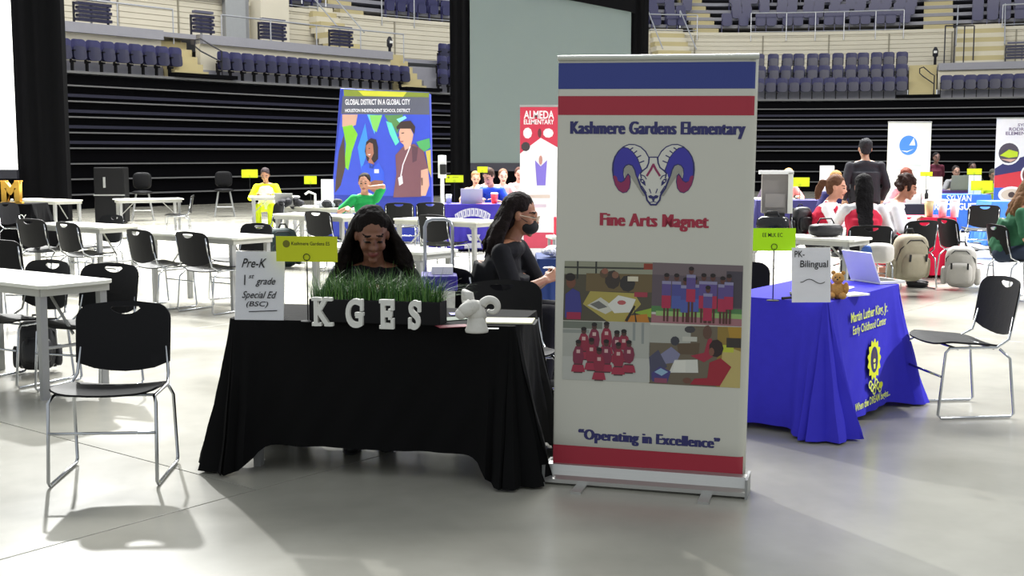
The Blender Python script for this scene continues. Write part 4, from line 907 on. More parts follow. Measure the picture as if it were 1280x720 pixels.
# ------------------------------------------------------------------ covered tables in the background
def ctable(px0, px1, Y, m, label, d=.7, h=.76, yaw=0, w=None, hem=.03, **k):
    a = atY(px0, 260, Y).x; b = atY(px1, 260, Y).x; w = b-a
    M = Matrix.Translation(((a+b)/2, Y+d/2, 0)) @ Matrix.Rotation(R(yaw), 4, 'Z')
    c = cloth('tablecloth', M, w, d, h, m, label, hem=hem, corner=.08, **k); return c, w, d
pc, pw, pd = ctable(546, 655, 19.6, mat('violet_cloth', '#2e2290', .8), 'violet tablecloth with a grey arched print', seed=3)
arch = []; 
for i in range(9):
    a0 = R(115-50*i/9); a1 = R(115-50*(i+1)/9-(-.6)); Rr = 1.0
    f_ = lambda a, rr: (math.cos(a)*rr*.62-.12, math.sin(a)*rr-.42)
    arch.append((C('#a8a8b8'), [f_(a0, 1.0), f_(a1, 1.0), f_(a1, 1.13), f_(a0, 1.13)]))
    arch.append((C('#4a4688'), [f_(a0-.02, 1.03), f_(a0-.045, 1.03), f_(a0-.045, 1.1), f_(a0-.02, 1.1)]))
for q in arch: pass
arch += [(C('#a8a8b8'), [(-.22, .28), (0, .28), (-.04, .18), (-.18, .18)]), (C('#a8a8b8'), [(-.26, .13), (.0, .15), (.02, .06), (-.26, .05)]), (C('#3a348c'), [(-.18, .26), (-.08, .26), (-.12, .2)])]
f_o = flat('cloth_print', arch, pc, y=-pd/2-.075)
rc_, rw, rd_ = ctable(1094, 1196, 15.3, red_cloth, 'bright red tablecloth on the table with the cups', seed=6, amp=.02, folds=4, d=.75)
bc, bw_, bd = ctable(1168, 1238, 24.5, mat('sky_blue_cloth', '#2c62c8', .7), 'light blue tablecloth with white lettering below the yellow cards', seed=8)
text('cloth_lettering', 'SYLVAN', .5, .13, paper, bc, TM(-.1, -bd/2-.06, .7)); text('cloth_lettering', 'RODRIGUEZ', .9, .14, paper, bc, TM(-.15, -bd/2-.08, .53), bold=.02)
kc, kw, kd = ctable(1108, 1162, 19.6, mat('ink_cloth', '#15142a', .85), 'very dark tablecloth with white lettering right of the standing man', seed=11)
text('cloth_lettering', 'ELEMENTARY', .62, .09, paper, kc, TM(-.02, -kd/2-.08, .5), bold=.02); text('cloth_lettering', 'schools', .4, .05, paper, kc, TM(.1, -kd/2-.09, .38))
vc, vw, vd = ctable(946, 1046, 21.3, mat('plum_cloth', '#24205a', .8), 'dark violet tablecloth behind the ponytail woman', seed=12)
oc, ow, od = ctable(1178, 1212, 27.5, mat('magenta_cloth', '#3c1c5a', .8), 'dim purple tablecloth under the far grey laptop', seed=13)
gc, gw, gd = ctable(1240, 1300, 20.8, mat('sky_cloth', '#3c78d8', .7), 'pale blue tablecloth behind the woman in green', seed=14)
for c_, px, Y, w in (): pass
# cups, cards, laptops on them
for i, (px, l, c_) in enumerate(((1161, 'amber iced drink in a clear cup, leftmost on the red table', '#b8a878'), (1178, 'white paper cup, middle one on the red table', '#e6dfe6'), (1193, 'white paper cup, right one on the red table', '#ece4ec'))):
    p = atY(px, 270, 15.45); cup((p.x, p.y, .77), l, c_, .045, .06, .21)
p = atY(1134, 272, 15.5); sheetpaper((p.x, p.y, .77), 5, .4, .25, 'white papers on the red table left of the cups', n=3)
def card_on(px, py, Y, w, h, label, m, hc=.35, words=None): p = atY(px, py, Y); return name_card((p.x, Y, .765 if p.z-hc < .76 else .765), 0, w, h, p.z-.765, label, m, words)
card_on(312, 217, 24.0, .32, .16, 'yellow name card left of the person in yellow', yellow_card)
card_on(388, 225, 19.35, .2, .13, 'square yellow name card before the blue display', yellow_card)
card_on(568, 223.5, 20.2, .30, .12, 'yellow name card beside the white dispenser post', yellow_card, words='SCHOOL', )
card_on(603, 212, 20.1, .17, .1, 'small yellow name card behind the grey laptop', yellow_card)
card_on(1000, 227.5, 21.6, .34, .16, 'yellow name card left of the ponytail woman', yellow_card)
card_on(1218, 214.5, 24.8, .30, .12, 'pale yellow card at the top of the blue table', yellow_card)
card_on(1227, 232, 24.6, .44, .2, 'larger yellow card lying tilted over a white sheet', yellow_card)
card_on(1158, 217.5, 19.9, .2, .07, 'thin yellow card above the white signs', yellow_card)
def wsign(px, py0, py1, Y, w, label, m=paper):
    t = atY(px, py0, Y); b = atY(px, py1, Y); r = empty('table_sign', (t.x, Y, .765), 0, label, 'sign', 'white signs on far tables'); MB().box((0, 0, (t.z-.765)/2), (w, .004, t.z-.765)).build('paper_sheet', m, r); MB().box((0, .04, .003), (w, .1, .004)).build('foot', m, r); return r
wsign(1143, 226, 248, 19.8, .27, 'square white sign before the brown-haired woman')
wsign(1169, 221, 243, 20.05, .24, 'square white sign right of the slim black bottle')
wsign(1219, 219, 232, 24.9, .26, 'white sheet between two yellow cards')
wsign(1034, 207, 225, 21.7, .26, 'white sign above the ponytail woman')
wsign(409, 224, 250, 19.25, .2, 'white paper bag shape standing behind the dark bags')
p = atY(1158, 248, 19.75); r = empty('pump_bottle', (p.x, p.y, .765), 0, 'slim black pump bottle between the white signs', 'bottle'); MB().lathe([(.03, 0), (.03, .17), (.012, .19), (.012, .22)], 12).build('bottle', ink, r, True); MB().box((0, -.02, .23), (.02, .07, .015)).build('pump', ink, r)
laptop(tuple(atY(590, 250, 19.9))[:2]+(.765,), 180, 'grey laptop seen from behind on the violet table', .36, 105, '#8a8ca8')
laptop(tuple(atY(358, 245, 19.35))[:2]+(.745,), 172, 'grey laptop seen from behind beside the yellow vest', .30, 105, '#9a9a9c')
laptop(tuple(atY(1198, 232, 27.7))[:2]+(.765,), 180, 'dark grey laptop of the far seated person', .5, 105, '#6a706c')
p = atY(561, 248, 19.9); cup((p.x, p.y, .765), 'clear cup on the left end of the violet table', '#a8acb8', .04, .05, .14, None)
p = atY(618, 250, 19.8); cup((p.x, p.y, .765), 'red drink cup before the man in the blue shirt', '#c83040', .045, .06, .17, None)
p = atY(606, 250, 19.75); sheetpaper((p.x, p.y, .765), 8, .3, .2, 'red and white flyer heap near the red cup', mat('pink_paper', '#d87a88', .6), 'flyers', 3, 'flyer')
p = atY(640, 250, 19.75); sheetpaper((p.x, p.y, .765), 8, .4, .25, 'pinkish white paper heap at the right of the violet table', n=4)
# sanitizer post
p = atY(553, 255, 20.4); r = empty('sanitizer_stand', (p.x, 19.2, 0), 0, 'white hand sanitizer post right of the blue display', 'dispenser'); r.location.x = atY(553, 255, 19.2).x
MB().tube([(0, 0, .02), (0, 0, 1.2)], .03, 8).build('post', paper, r); MB().lathe([(.16, 0), (.16, .02), (.03, .03)], 16).build('base', leg_grey, r); MB().box((0, 0, 1.38), (.13, .06, .36)).build('back_plate', paper, r, bevel=.01); MB().box((.02, -.07, 1.34), (.1, .1, .16)).build('dispenser', ink, r, bevel=.01)
# ------------------------------------------------------------------ bags
def backpack(p, rz, m, m2, label, s=1, tilt=0, cat='backpack'):
    r = empty('backpack', p, R(rz), label, cat); r.rotation_euler = (R(tilt), 0, R(rz)); r.scale = (s, s, s)
    mb = MB(); mb.add(*rounded(.34, .2, .46)); mb.build('bag_body', m, r, True)
    mb = MB(); mb.add(*rounded(.26, .1, .24)); o = mb.build('front_pocket', m, r, True); o.location = (0, -.11, -.06)
    for sx in (-1, 1): MB().tube([(sx*.1, .1, .2), (sx*.11, .17, .12), (sx*.12, .18, -.05), (sx*.14, .11, -.2)], .018, 6).build('shoulder_strap', m2, r, True)
    MB().tube([(-.05, .06, .22), (-.03, .06, .27), (.03, .06, .27), (.05, .06, .22)], .01, 6).build('top_handle', m2, r, True)
    MB().tube([(-.165, -.02, -.1), (-.15, -.075, .1), (-.06, -.085, .19), (.06, -.085, .19), (.15, -.075, .1), (.165, -.02, -.1)], .006, 6).build('zip', m2, r, True)
    for sx in (-1, 1): MB().add(*rounded(.07, .12, .2), M=Matrix.Translation((sx*.175, 0, -.1))).build('side_pocket', m, r, True)
    for sx in (-.085, .085): MB().box((sx, -.158, 0.03), (.018, .012, .07)).build('buckle', ink, r)
    return r
cream = mat('cream_bag', '#8f8874', .8, bump=.3, scale=15); whitebag = mat('white_bag', '#b4b0aa', .6, bump=.3, scale=15); blk = mat('black_bag', '#121216', .5, bump=.3, scale=15)
p = atY(1137, 322, 13.35); backpack((p.x, 13.35, p.z), 12, cream, ink, 'beige backpack hanging at the red table, right of the gift bag', 1.15, 8)
p = atY(1201, 336, 13.9); backpack((p.x, 13.9, .27), -25, whitebag, ink, 'white backpack leaning at the corner of the red table', 1.05, 5)
r = empty('black_bag', (2.64, 12.13, .742), R(-30), 'glossy black bag before the grey case, right of the tall banner', 'bag'); MB().add(*rounded(.34, .18, .21)).build('bag_body', mat('glossy_black', '#101014', .2), r, True).location = (0, 0, .105); MB().tube([(-.08, -.03, .19), (-.05, -.03, .25), (.05, -.03, .25), (.08, -.03, .19)], .009, 6).build('handle', blk, r, True)
p = atY(1000, 275, 14.6); backpack((p.x, 14.5, .78), 20, blk, ink, 'black backpack hanging left of the ponytail woman', .7)
p = atY(1033, 283, 12.0); r = empty('handbag', (3.17, 12.12, .742), R(10), 'flat black handbag lying on the white table behind the royal blue one', 'handbag'); MB().add(*rounded(.34, .2, .13)).build('bag_body', blk, r, True); r.children[0].location = (0, 0, .065); MB().tube([(-.1, 0, .11), (-.06, 0, .18), (.06, 0, .18), (.1, 0, .11)], .008, 6).build('strap', blk, r, True)
backpack((-3.42, 8.55, .2), 20, blk, ink, 'black backpack on the floor under the nearest white table', .8, -10)
p = atY(365, 285, 17.4); r = backpack((p.x, 16.7, .28), 10, mat('teal_bag', '#16282a', .8), ink, 'large dark teal bag under the white table left of the reading woman', 1.2)
p = atY(368, 255, 19.25); crumple((p.x, 19.25, .745), 'dark jacket heaped on the left end of the bag-covered table', .22, mat('dark_jacket', '#1c1c22', .8, bump=.5), 7, 'jacket', 'jacket')
p = atY(422, 256, 18.9); crumple((p.x, 18.9, .745), 'black folded clothes on the table left of the green shirt', .2, mat('dark_jacket', '#1c1c22', .8, bump=.5), 8, 'folded_clothes', 'clothes')
p = atY(408, 236, 19.05); crumple((p.x, 19.05, .745), 'crumpled white plastic bag on the bag-covered table', .15, None, 9)
p = atY(386, 245, 19.1); r = empty('desk_lamp_arm', (p.x, 19.1, .745), 0, 'small white angled stand on the bag-covered table', 'stand'); MB().tube([(.1, 0, 0), (.1, 0, .2), (0, 0, .24), (-.06, 0, .2)], .018, 8).build('arm', paper, r, True); MB().lathe([(.05, 0), (.05, .02)], 12, (.1, 0, 0)).build('base', paper, r)
r = empty('gift_bag', (atY(1109, 355, 14.4).x, 14.4, 0), R(-8), 'small peach gift bag with dark handles on the floor', 'bag'); peach = mat('peach_paper', '#e8a890', .6)
MB().box((0, 0, .11), (.22, .1, .22)).build('bag_body', peach, r); 
for y in (-.04, .04): MB().tube([(-.05, y, .22), (-.045, y, .3), (0, y, .33), (.045, y, .3), (.05, y, .22)], .006, 6).build('handle', red_cloth, r)
r = empty('storage_case', (2.70, 12.36, .742), R(-8), 'upright grey case with a pale rim right of the tall banner', 'case')
cz = atY(960, 265, 12.6).z-.742; ctz = atY(960, 215, 12.6).z-.742
MB().box((0, 0, (cz+ctz)/2), (.27, .12, ctz-cz)).build('grey_panel', mat('case_grey', '#7d7874', .5), r, bevel=.008); MB().box((.15, .02, (cz+ctz)/2), (.05, .2, ctz-cz)).build('side_rim', table_white, r); MB().box((0.01, .02, ctz), (.34, .2, .035)).build('top_rim', paper, r); MB().box((0, -.065, cz+.13), (.2, .01, .14)).build('pocket', mat('case_pocket', '#8d8884', .5), r)
MB().box((0, 0, cz/2), (.2, .14, cz)).build('case_foot', blk, r)
r = empty('rounded_bin', (3.52, 12.0, .742), R(-38), 'white rounded box with a blue end on the table behind the laptop', 'box'); MB().add(*rounded(.26, .22, .2)).build('box_body', whitebag, r, True); r.children[0].location = (0, 0, .0); r.location.z = .50; MB().ell((-.09, -.09, 0), (.07, .03, .08)).build('blue_end', mat('bin_blue', '#3c62b0', .5), r, True); r.location = (3.62, 11.78, .60)
# equipment case and letter M at left
p = atY(140, 245, 27.8); r = empty('equipment_case', (p.x, 27.8, 0), R(5), 'tall dark equipment case standing before the bleachers at left', 'case'); MB().box((0, 0, .66), (.68, .5, 1.26)).build('case_body', mat('case_dark', '#0e0e10', .6, spec=.2), r, bevel=.02)
MB().box((-.1, -.26, .95), (.05, .02, .24)).build('handle', leg_grey, r); MB().box((0, -.255, .66), (.7, .01, .03)).build('lid_trim', leg_grey, r)
for sx in (-1, 1):
    for sy in (-1, 1): MB().ell((sx*.26, sy*.18, .04), .04, 8, 6).build('wheel', ink, r)
p = atY(11, 254, 19.6); dkc = cloth('tablecloth', Matrix.Translation((p.x-.1, 20.0, 0)), .9, .7, .76, drape, 'black cloth on the table carrying the yellow letter', hem=.02, seed=21)
text('cloth_lettering', 'TY', .16, .1, paper, dkc, TM(.3, -.35-.055, .55))
p = atY(12, 253, 19.8); r = empty('display_letter', (p.x, 19.9, .768), 0, 'yellow letter M with serifs on a board at the left edge', 'letter'); ym = mat('letter_yellow', '#c89a30', .6)
text('letter_body', 'M', .30, .34, ym, r, TM(0, 0, .2), bold=.06, depth=.06); MB().box((0, 0, .013), (.36, .1, .026)).box((-.12, 0, .37), (.12, .06, .02)).box((.12, 0, .37), (.12, .06, .02)).build('base_board', ym, r)

# ------------------------------------------------------------------ people
def solid(name, mb, m, parent, vox, M=None, smooth=2, disp=None, patch=None):
    """union of the overlapping pieces in mb as one continuous closed surface"""
    o = mb.build('tmp', None); md = o.modifiers.new('r', 'REMESH'); md.mode = 'VOXEL'; md.voxel_size = vox
    me = ev_mesh(o); bpy.data.objects.remove(o); me.name = name
    bm = bmesh.new(); bm.from_mesh(me)
    for _ in range(smooth): bmesh.ops.smooth_vert(bm, verts=bm.verts, factor=.5, use_axis_x=True, use_axis_y=True, use_axis_z=True)
    bm.normal_update()
    if disp:
        for v in bm.verts: v.co += v.normal*disp(v.co)
    ms = m if isinstance(m, list) else [m]
    for x in ms: me.materials.append(x)
    for f in bm.faces:
        f.smooth = True
        if patch: f.material_index = patch(f.calc_center_median())
    bm.to_mesh(me); bm.free()
    return new(name, me, parent)
V = Vector
def limb(mb, pts, rs, n=12):
    for a, b, ra, rb in zip(pts[:-1], pts[1:], rs[:-1], rs[1:]): mb.tube([a, b], [ra, rb], n); mb.ell(a, (ra, ra, ra), n, 8)
    mb.ell(pts[-1], (rs[-1],)*3, n, 8)
def ik(a, b, l1, l2, pole):
    a, b = V(a), V(b); d = b-a; L = min(d.length, (l1+l2)*.995); u = d.normalized(); b = a+u*L
    x = (l1*l1-l2*l2+L*L)/(2*L); h = math.sqrt(max(0, l1*l1-x*x)); p = V(pole)-u*V(pole).dot(u); return a+u*x+p.normalized()*h, b
def hand(mb, w, d, pn, side, curl=.5, s=1):
    """palm and five fingers; d finger direction, pn palm normal"""
    d = V(d).normalized(); pn = V(pn); pn = (pn-d*pn.dot(d)).normalized(); x = d.cross(pn)*side; w = V(w)
    c = w+d*.045*s
    for t in (-1, -.33, .33, 1):
        limb(mb, [w+x*.018*t*s, w+d*.085*s+x*.028*t*s], [.014*s, .0125*s], 8)
    for i, (t, l) in enumerate(((-1.05, .062), (-.36, .074), (.34, .07), (1.02, .055))):
        b = w+d*.085*s+x*.029*t*s; c1 = curl*.9; c2 = curl*1.7
        e1 = b+(d*math.cos(c1)+pn*math.sin(c1)+x*.08*t)*l*.55*s; e2 = e1+(d*math.cos(c2)+pn*math.sin(c2))*l*.5*s
        limb(mb, [b, e1, e2], [.0092*s, .0085*s, .0075*s], 8)
    b = w+d*.02*s-x*.022*s; e1 = b+(d*.75-x*.65+pn*.25)*.042*s; e2 = e1+(d*.9-x*.2+pn*.4)*.03*s
    limb(mb, [b, e1, e2], [.013*s, .0105*s, .009*s], 8)
def person(label, loc, rz, pose='sit', lean=.06, yaw=0, pitch=0, wr=None, skin='#8a5a44', top='#202024', bottom='#1c1c24', sleeve='short', hair=('short', '#1a1412'), vox=.011, hip=.5, s=1, vest=None, mask=False, glasses=False, feet=None, palm=None, shoe='#1a1a1c', knee_y=-.40, wide=1, roll=0, curl=.5, tw=0, lips='#7a4038', hs=1.10):
    r = empty('person', loc, R(rz), label, 'person'); r.scale = (s, s, s)
    sk = mat('skin_'+skin.strip('#'), skin, .5, var=.05, scale=12); tm = mat('fabric_'+top.strip('#'), top, .85, bump=.15, scale=14, spec=.2); bm_ = mat('fabric_'+bottom.strip('#'), bottom, .85, bump=.15, scale=14, spec=.2)
    hr = mat('hair_'+hair[1].strip('#'), hair[1], .75, var=.4, scale=50, bump=.5, spec=.12)
    sit = pose == 'sit'; pz = hip if sit else .93
    pel = V((0, .06 if sit else 0, pz)); ch = pel+V((0, -lean*.6, .30)); nk = pel+V((0, -lean, .50)); nt = nk+V((0, -.02-lean*.12, .055)); hd = nt+V((0, -.015-lean*.1-.02*(pitch > 15), .100))
    T = Matrix.Rotation(R(tw), 4, 'Z'); X = T @ V((1, 0, 0))
    shs = [nk+X*(sx*.165*wide)+V((0, .01, -.08)) for sx in (-1, 1)]
    hips = [pel+V((sx*.095*wide, 0, -.02)) for sx in (-1, 1)]
    if sit:
        kn = [V((sx*.13, knee_y, hip+.01)) for sx in (-1, 1)]; an = feet or [V((sx*.12, knee_y+.04, .085)) for sx in (-1, 1)]
    else:
        kn = [V((sx*.10, -.02, .49)) for sx in (-1, 1)]; an = [V((sx*.11, .02, .085)) for sx in (-1, 1)]
    if wr is None: wr = [V((-.20, .02, pz-.08)), V((.20, .02, pz-.08))] if not sit else [V((-.14, -.34, hip+.26)), V((.14, -.34, hip+.26))]
    el_ = []; 
    for i, sx in enumerate((-1, 1)):
        e, w_ = ik(shs[i], wr[i], .285, .25, (sx*.8, .5, -.6) if sit else (sx*.25, .6, -.2)); el_.append(e); wr[i] = w_
    pose_h = Matrix.Translation(hd) @ Matrix.Rotation(R(yaw), 4, 'Z') @ Matrix.Rotation(R(pitch), 4, 'X') @ Matrix.Rotation(R(roll), 4, 'Y') @ Matrix.Scale(hs, 4)
    HI = pose_h.inverted()
    b = MB()
    b.ell(pel, (.15*wide, .105, .12)).tube([pel, ch], [.12*wide, .13*wide], 14).ell(ch, (.15*wide, .105, .16)).ell(nk+V((0, .01, -.06)), (.15*wide, .08, .07))
    limb(b, [nk+V((0, .015, -.03)), nt, hd+V((0, .015, -.03))], [.062, .052, .05])
    for i in (0, 1):
        limb(b, [shs[i], el_[i], wr[i]+(el_[i]-wr[i])*.12, wr[i]], [.048, .039, .027, .025])
        dd = (wr[i]-el_[i]).normalized(); pn = palm[i] if palm else V((0, 0, -1)); hand(b, wr[i], dd if not (palm and len(palm) > 2) else palm[2+i], pn, -1 if i == 0 else 1, curl)
        limb(b, [hips[i], kn[i], an[i]], [.082, .055, .038])
        b.ell(an[i]+V((0, -.05, -.045)), (.04, .10, .03))
    for c, rr_ in (((0, .018, .035), (.076, .094, .086)), ((0, -.015, -.015), (.064, .075, .09)), ((0, -.03, -.068), (.048, .052, .045)), ((0, -.072, -.098), (.022, .018, .018)),
                  ((0, -.098, -.022), (.0145, .017, .014)), ((0, -.088, .0), (.009, .014, .03)), ((-.012, -.09, -.027), (.009, .012, .009)), ((.012, -.09, -.027), (.009, .012, .009)), ((-.036, -.058, -.025), (.026, .027, .028)), ((.036, -.058, -.025), (.026, .027, .028)), ((0, -.074, .032), (.05, .018, .012)),
                  ((0, -.084, -.057), (.024, .012, .0065)), ((0, -.082, -.068), (.02, .012, .0065)), ((-.077, .012, -.005), (.010, .02, .03)), ((.077, .012, -.005), (.010, .02, .03)),
                  ((-.031, -.075, .008), (.016, .012, .010)), ((.031, -.075, .008), (.016, .012, .010))):
        b.ell(c, rr_, 14, 10, M=pose_h)
    def patch(c):
        q = HI @ c
        if q.y < -.045:
            if ((abs(q.x)-.031)/.017)**2+((q.z-.007)/max(.0058, vox*.6))**2 < 1: return 1
            if (q.x/.027)**2+((q.z+.062)/.013)**2 < 1: return 2
            if ((abs(q.x)-.034)/.022)**2+((q.z-.036+.25*(abs(q.x)-.034))/max(.0042, vox*.45))**2 < 1: return 3
        return 0
    body = solid('body', b, [sk, mat('eye_dark', '#1c1412', .3), mat('lips_'+lips.strip('#'), lips, .5), hr], r, vox, smooth=2, patch=patch)
    # top
    t = MB(); g = .014
    t.ell(pel+V((0, 0, .02)), (.168*wide, .125, .13)).ell(pel+V((0, -.02, .12)), (.155*wide, .12, .12)).tube([pel, ch], [.135*wide, .145*wide], 16).ell(ch, (.168*wide, .122, .17)).ell(nk+V((0, .01, -.07)), (.165*wide, .092, .075))
    t.ell(nk+V((0, .012, -.025)), (.085, .075, .038))
    if not sit: t.tube([nk+V((0, .01, -.16)), pel+V((0, .0, -.06))], [.155*wide, .165*wide], 18)
    for i in (0, 1):
        if sleeve == 'long': limb(t, [shs[i], el_[i], wr[i]+(el_[i]-wr[i])*.12], [.066, .055, .042])
        else: limb(t, [shs[i], shs[i]+(el_[i]-shs[i])*.80], [.068, .066])
    solid('shirt', t, tm, r, max(.012, vox), disp=lambda c: .005*noise.noise(c*9)+.0025*noise.noise(c*25))
    if vest:
        v_ = MB(); v_.ell(pel+V((0, .0, .03)), (.178*wide, .137, .13)).tube([pel, ch], [.147*wide, .155*wide], 16).ell(ch, (.178*wide, .134, .165)).ell(nk+V((0, .01, -.09)), (.135*wide, .103, .07))
        for k in (-1, 1): v_.tube([ch+X*(k*.08), nk+X*(k*.09)+V((0, 0, -.02))], [.07, .05], 10)
        solid('vest', v_, mat('fabric_'+vest.strip('#'), vest, .8, bump=.15, scale=14, spec=.2), r, .013, disp=lambda c: .004*noise.noise(c*11))
    q = MB(); q.ell(pel, (.165*wide, .125, .115))
    for i in (0, 1): limb(q, [hips[i], kn[i], an[i]+V((0, 0, .02))], [.10, .072, .055])
    solid('trousers', q, bm_, r, .014, disp=lambda c: .004*noise.noise(c*9))
    for i in (0, 1):
        f = MB(); f.ell(an[i]+V((0, -.055, -.045)), (.048, .125, .038)); f.ell(an[i]+V((0, .02, -.02)), (.045, .055, .05)); f.ell(an[i]+V((0, -.05, -.072)), (.05, .13, .014))
        for vtx in range(len(f.v)): f.v[vtx] = (f.v[vtx][0], f.v[vtx][1], max(.003, f.v[vtx][2]))
        f.build('shoe', mat('shoe_'+shoe.strip('#'), shoe, .6), r, True)
    # hair
    h = MB(); st = hair[0]; rnd = random.Random(len(label)); hv = max(.009, vox)
    if st == 'bald': pass
    elif st in ('short', 'curly'):
        h.ell((0, .034, .055), (.083, .095, .081), 16, 12, M=pose_h).ell((0, .06, .0), (.072, .058, .07), 12, 10, M=pose_h)
        for sx in (-1, 1): h.ell((sx*.07, .01, .03), (.014, .03, .035), 8, 6, M=pose_h)
        if st == 'curly':
            for k in range(60):
                a = rnd.uniform(0, 6.283); e = rnd.uniform(-.7, 1.5); c = V((math.cos(a)*math.cos(e)*.09, .04+math.sin(a)*math.cos(e)*.10, .04+math.sin(e)*.09))
                if c.y > -.05 or c.z > .09: h.ell(c, (.026,)*3, 7, 5, M=pose_h)
    else:
        h.ell((0, .034, .054), (.088, .098, .087), 16, 12, M=pose_h).ell((0, .065, -.01), (.078, .06, .09), 12, 10, M=pose_h)
        if st == 'long':          # big loose hair framing the face and falling to the chest
            for k in range(150):
                a = rnd.uniform(-.16, 3.14+.16); top_ = V((.07*math.cos(a), .03+.075*math.sin(a), .085)); side_ = V((.104*math.cos(a), .035+.095*math.sin(a), .0)); 
                if side_.y < .0: side_.x *= 1.02
                P = [pose_h @ top_, pose_h @ side_]; rad = rnd.uniform(.14, .20); low = P[1].copy(); low.z = nk.z+rnd.uniform(-.0, .06)
                low.x = hd.x+math.cos(a)*rad; low.y = nk.y+math.sin(a)*rad*.72-.045; P.append(low); e = low.copy(); e.z -= rnd.uniform(.0, .13); e.x += math.cos(a)*.03+rnd.uniform(-.02, .02); e.y += -.02 if a < .2 or a > 2.9 else .015; P.append(e)
                limb(h, P, [.016, .021, .019, .008], 6)
        if st == 'long_back':
            for k in range(70):
                a = rnd.uniform(.15, 3.0); top_ = V((.07*math.cos(a), .04+.07*math.sin(a), .08)); side_ = V((.09*math.cos(a), .04+.09*math.sin(a), -.0)); P = [pose_h @ top_, pose_h @ side_]
                low = P[1].copy(); low.z -= rnd.uniform(.12, .17); low.y += .05+rnd.uniform(-.02, .03); low.x += math.cos(a)*.05; P.append(low); e = low.copy(); e.z -= rnd.uniform(.04, .16); e.y += rnd.uniform(.0, .06); e.x += math.cos(a)*.03; P.append(e); limb(h, P, [.018, .022, .022, .012], 6)
        if st == 'braids':
            for k in range(46):
                a = rnd.uniform(.3, 2.85); top_ = V((.07*math.cos(a), .05+.06*math.sin(a), .07)); side_ = V((.085*math.cos(a), .05+.085*math.sin(a), -.02)); P = [pose_h @ top_, pose_h @ side_]
                low = P[1].copy(); low = V((hd.x+(low.x-hd.x)*.85, nk.y+.13, nk.z-.08)); P.append(low); P.append(V((low.x*.8, .24, pz+.22))); e = V((low.x*.6, .25, pz+rnd.uniform(-.05, .12))); P.append(e); limb(h, P, [.015, .017, .017, .015, .009], 6)
        if st == 'ponytail':
            for k in range(26):
                o_ = V((rnd.uniform(-.03, .03), rnd.uniform(-.02, .03), rnd.uniform(-.02, .02))); P = [pose_h @ (V((0, .11, .03))+o_*.5), pose_h @ (V((0, .165, .02))+o_), pose_h @ (V((0, .185, -.07))+o_*1.2), pose_h @ (V((0, .175, -.16))+o_)]; limb(h, P, [.016, .018, .016, .008], 6)
    if st != 'bald': solid('hair', h, hr, r, hv, smooth=1, disp=lambda c: .004*noise.noise(V((c.x*60, c.y*60, c.z*14)))+.007*noise.noise(V((c.x*14, c.y*14, c.z*22))))
    if mask:
        k = MB(); k.ell((0, -.054, -.052), (.061, .064, .052), 16, 12, M=pose_h); k.build('face_mask', ink, r, True)
        for sx in (-1, 1): MB().tube([pose_h @ V((sx*.055, -.06, -.03)), pose_h @ V((sx*.08, .01, 0))], .002, 5).build('mask_loop', ink, r)
    if glasses:
        gl = MB()
        for sx in (-1, 1):
            gl.tube([pose_h @ V((sx*.033+.025*math.cos(a), -.102, .004+.018*math.sin(a))) for a in [6.283*i/14 for i in range(14)]], .0025, 5, closed=True); gl.tube([pose_h @ V((sx*.058, -.1, .006)), pose_h @ V((sx*.082, .01, .006))], .003, 5)
        gl.tube([pose_h @ V((-.01, -.103, .006)), pose_h @ V((.01, -.103, .006))], .0025, 5).build('glasses', mat('glasses_frame', '#c8b8a0', .3), r)
    return r, pose_h
# front two women, finer
person('woman in black reading behind the black table, long dark hair, head bowed', (-.76, 6.68, 0), 2, lean=.20, yaw=10, pitch=24, wr=[V((-.13, -.30, .80)), V((.12, -.30, .80))], skin='#7c5240', lips='#7a3c38',
       hair=('long', '#15100f'), top='#141418', bottom='#121216', sleeve='long', vox=.0065, hip=.47, wide=1.12, knee_y=-.30, palm=[V((.3, 0, -1)), V((-.3, 0, -1))], feet=[V((-.1, -.42, .085)), V((.08, -.36, .085))])
person('woman in black shirt, black mask and glasses seated in profile beside the tall banner', (-.10, 8.05, 0), 75, lean=.16, yaw=6, pitch=12, wr=[V((-.12, -.36, .74)), V((.06, -.37, .76))], skin='#9a6a50', hair=('long_back', '#1c1514'), top='#17171b', bottom='#16161c',
       vox=.007, hip=.50, wide=1.38, mask=True, glasses=True, palm=[V((.8, 0, -.3)), V((-.8, 0, -.4))], curl=.9)
sheetpaper((.24, 8.03, .80), 10, .06, .05, 'crumpled white tissue held by the masked woman', n=3, name='tissue', cat='tissue')
# left and middle background
p = atY(453, 240, 17.6); person('man in green polo shirt resting his chin on his hand before the blue display', (p.x, 17.9, 0), 5, lean=.16, yaw=-8, pitch=8, wr=[V((-.24, -.30, .80)), V((.03, -.235, 1.085))], skin='#a87860', hair=('short', '#1c1614'), top='#1d8a48', bottom='#22222a', hip=.50, palm=[V((0, 0, -1)), V((0, .6, .3)), V((0, -1, -.1)), V((-.3, .1, 1))])
p = atY(331, 240, 24.8); person('person in white shirt and yellow safety vest bent over a far table', (p.x, 25.0, 0), 3, lean=.14, yaw=0, pitch=30, skin='#8a6048', hair=('short', '#30282a'), top='#d8ea20', vest='#ecece6', bottom='#c8d820', sleeve='long', hip=.50, wide=1.2)
p = atY(614, 235, 20.6); person('man in blue and white polo leaning towards the grey laptop', (p.x+.08, 20.75, 0), -22, lean=.26, yaw=-14, pitch=34, skin='#b0806a', hair=('short', '#3a2c26'), top='#2f50c0', bottom='#24242c', hip=.54, wide=1.1)
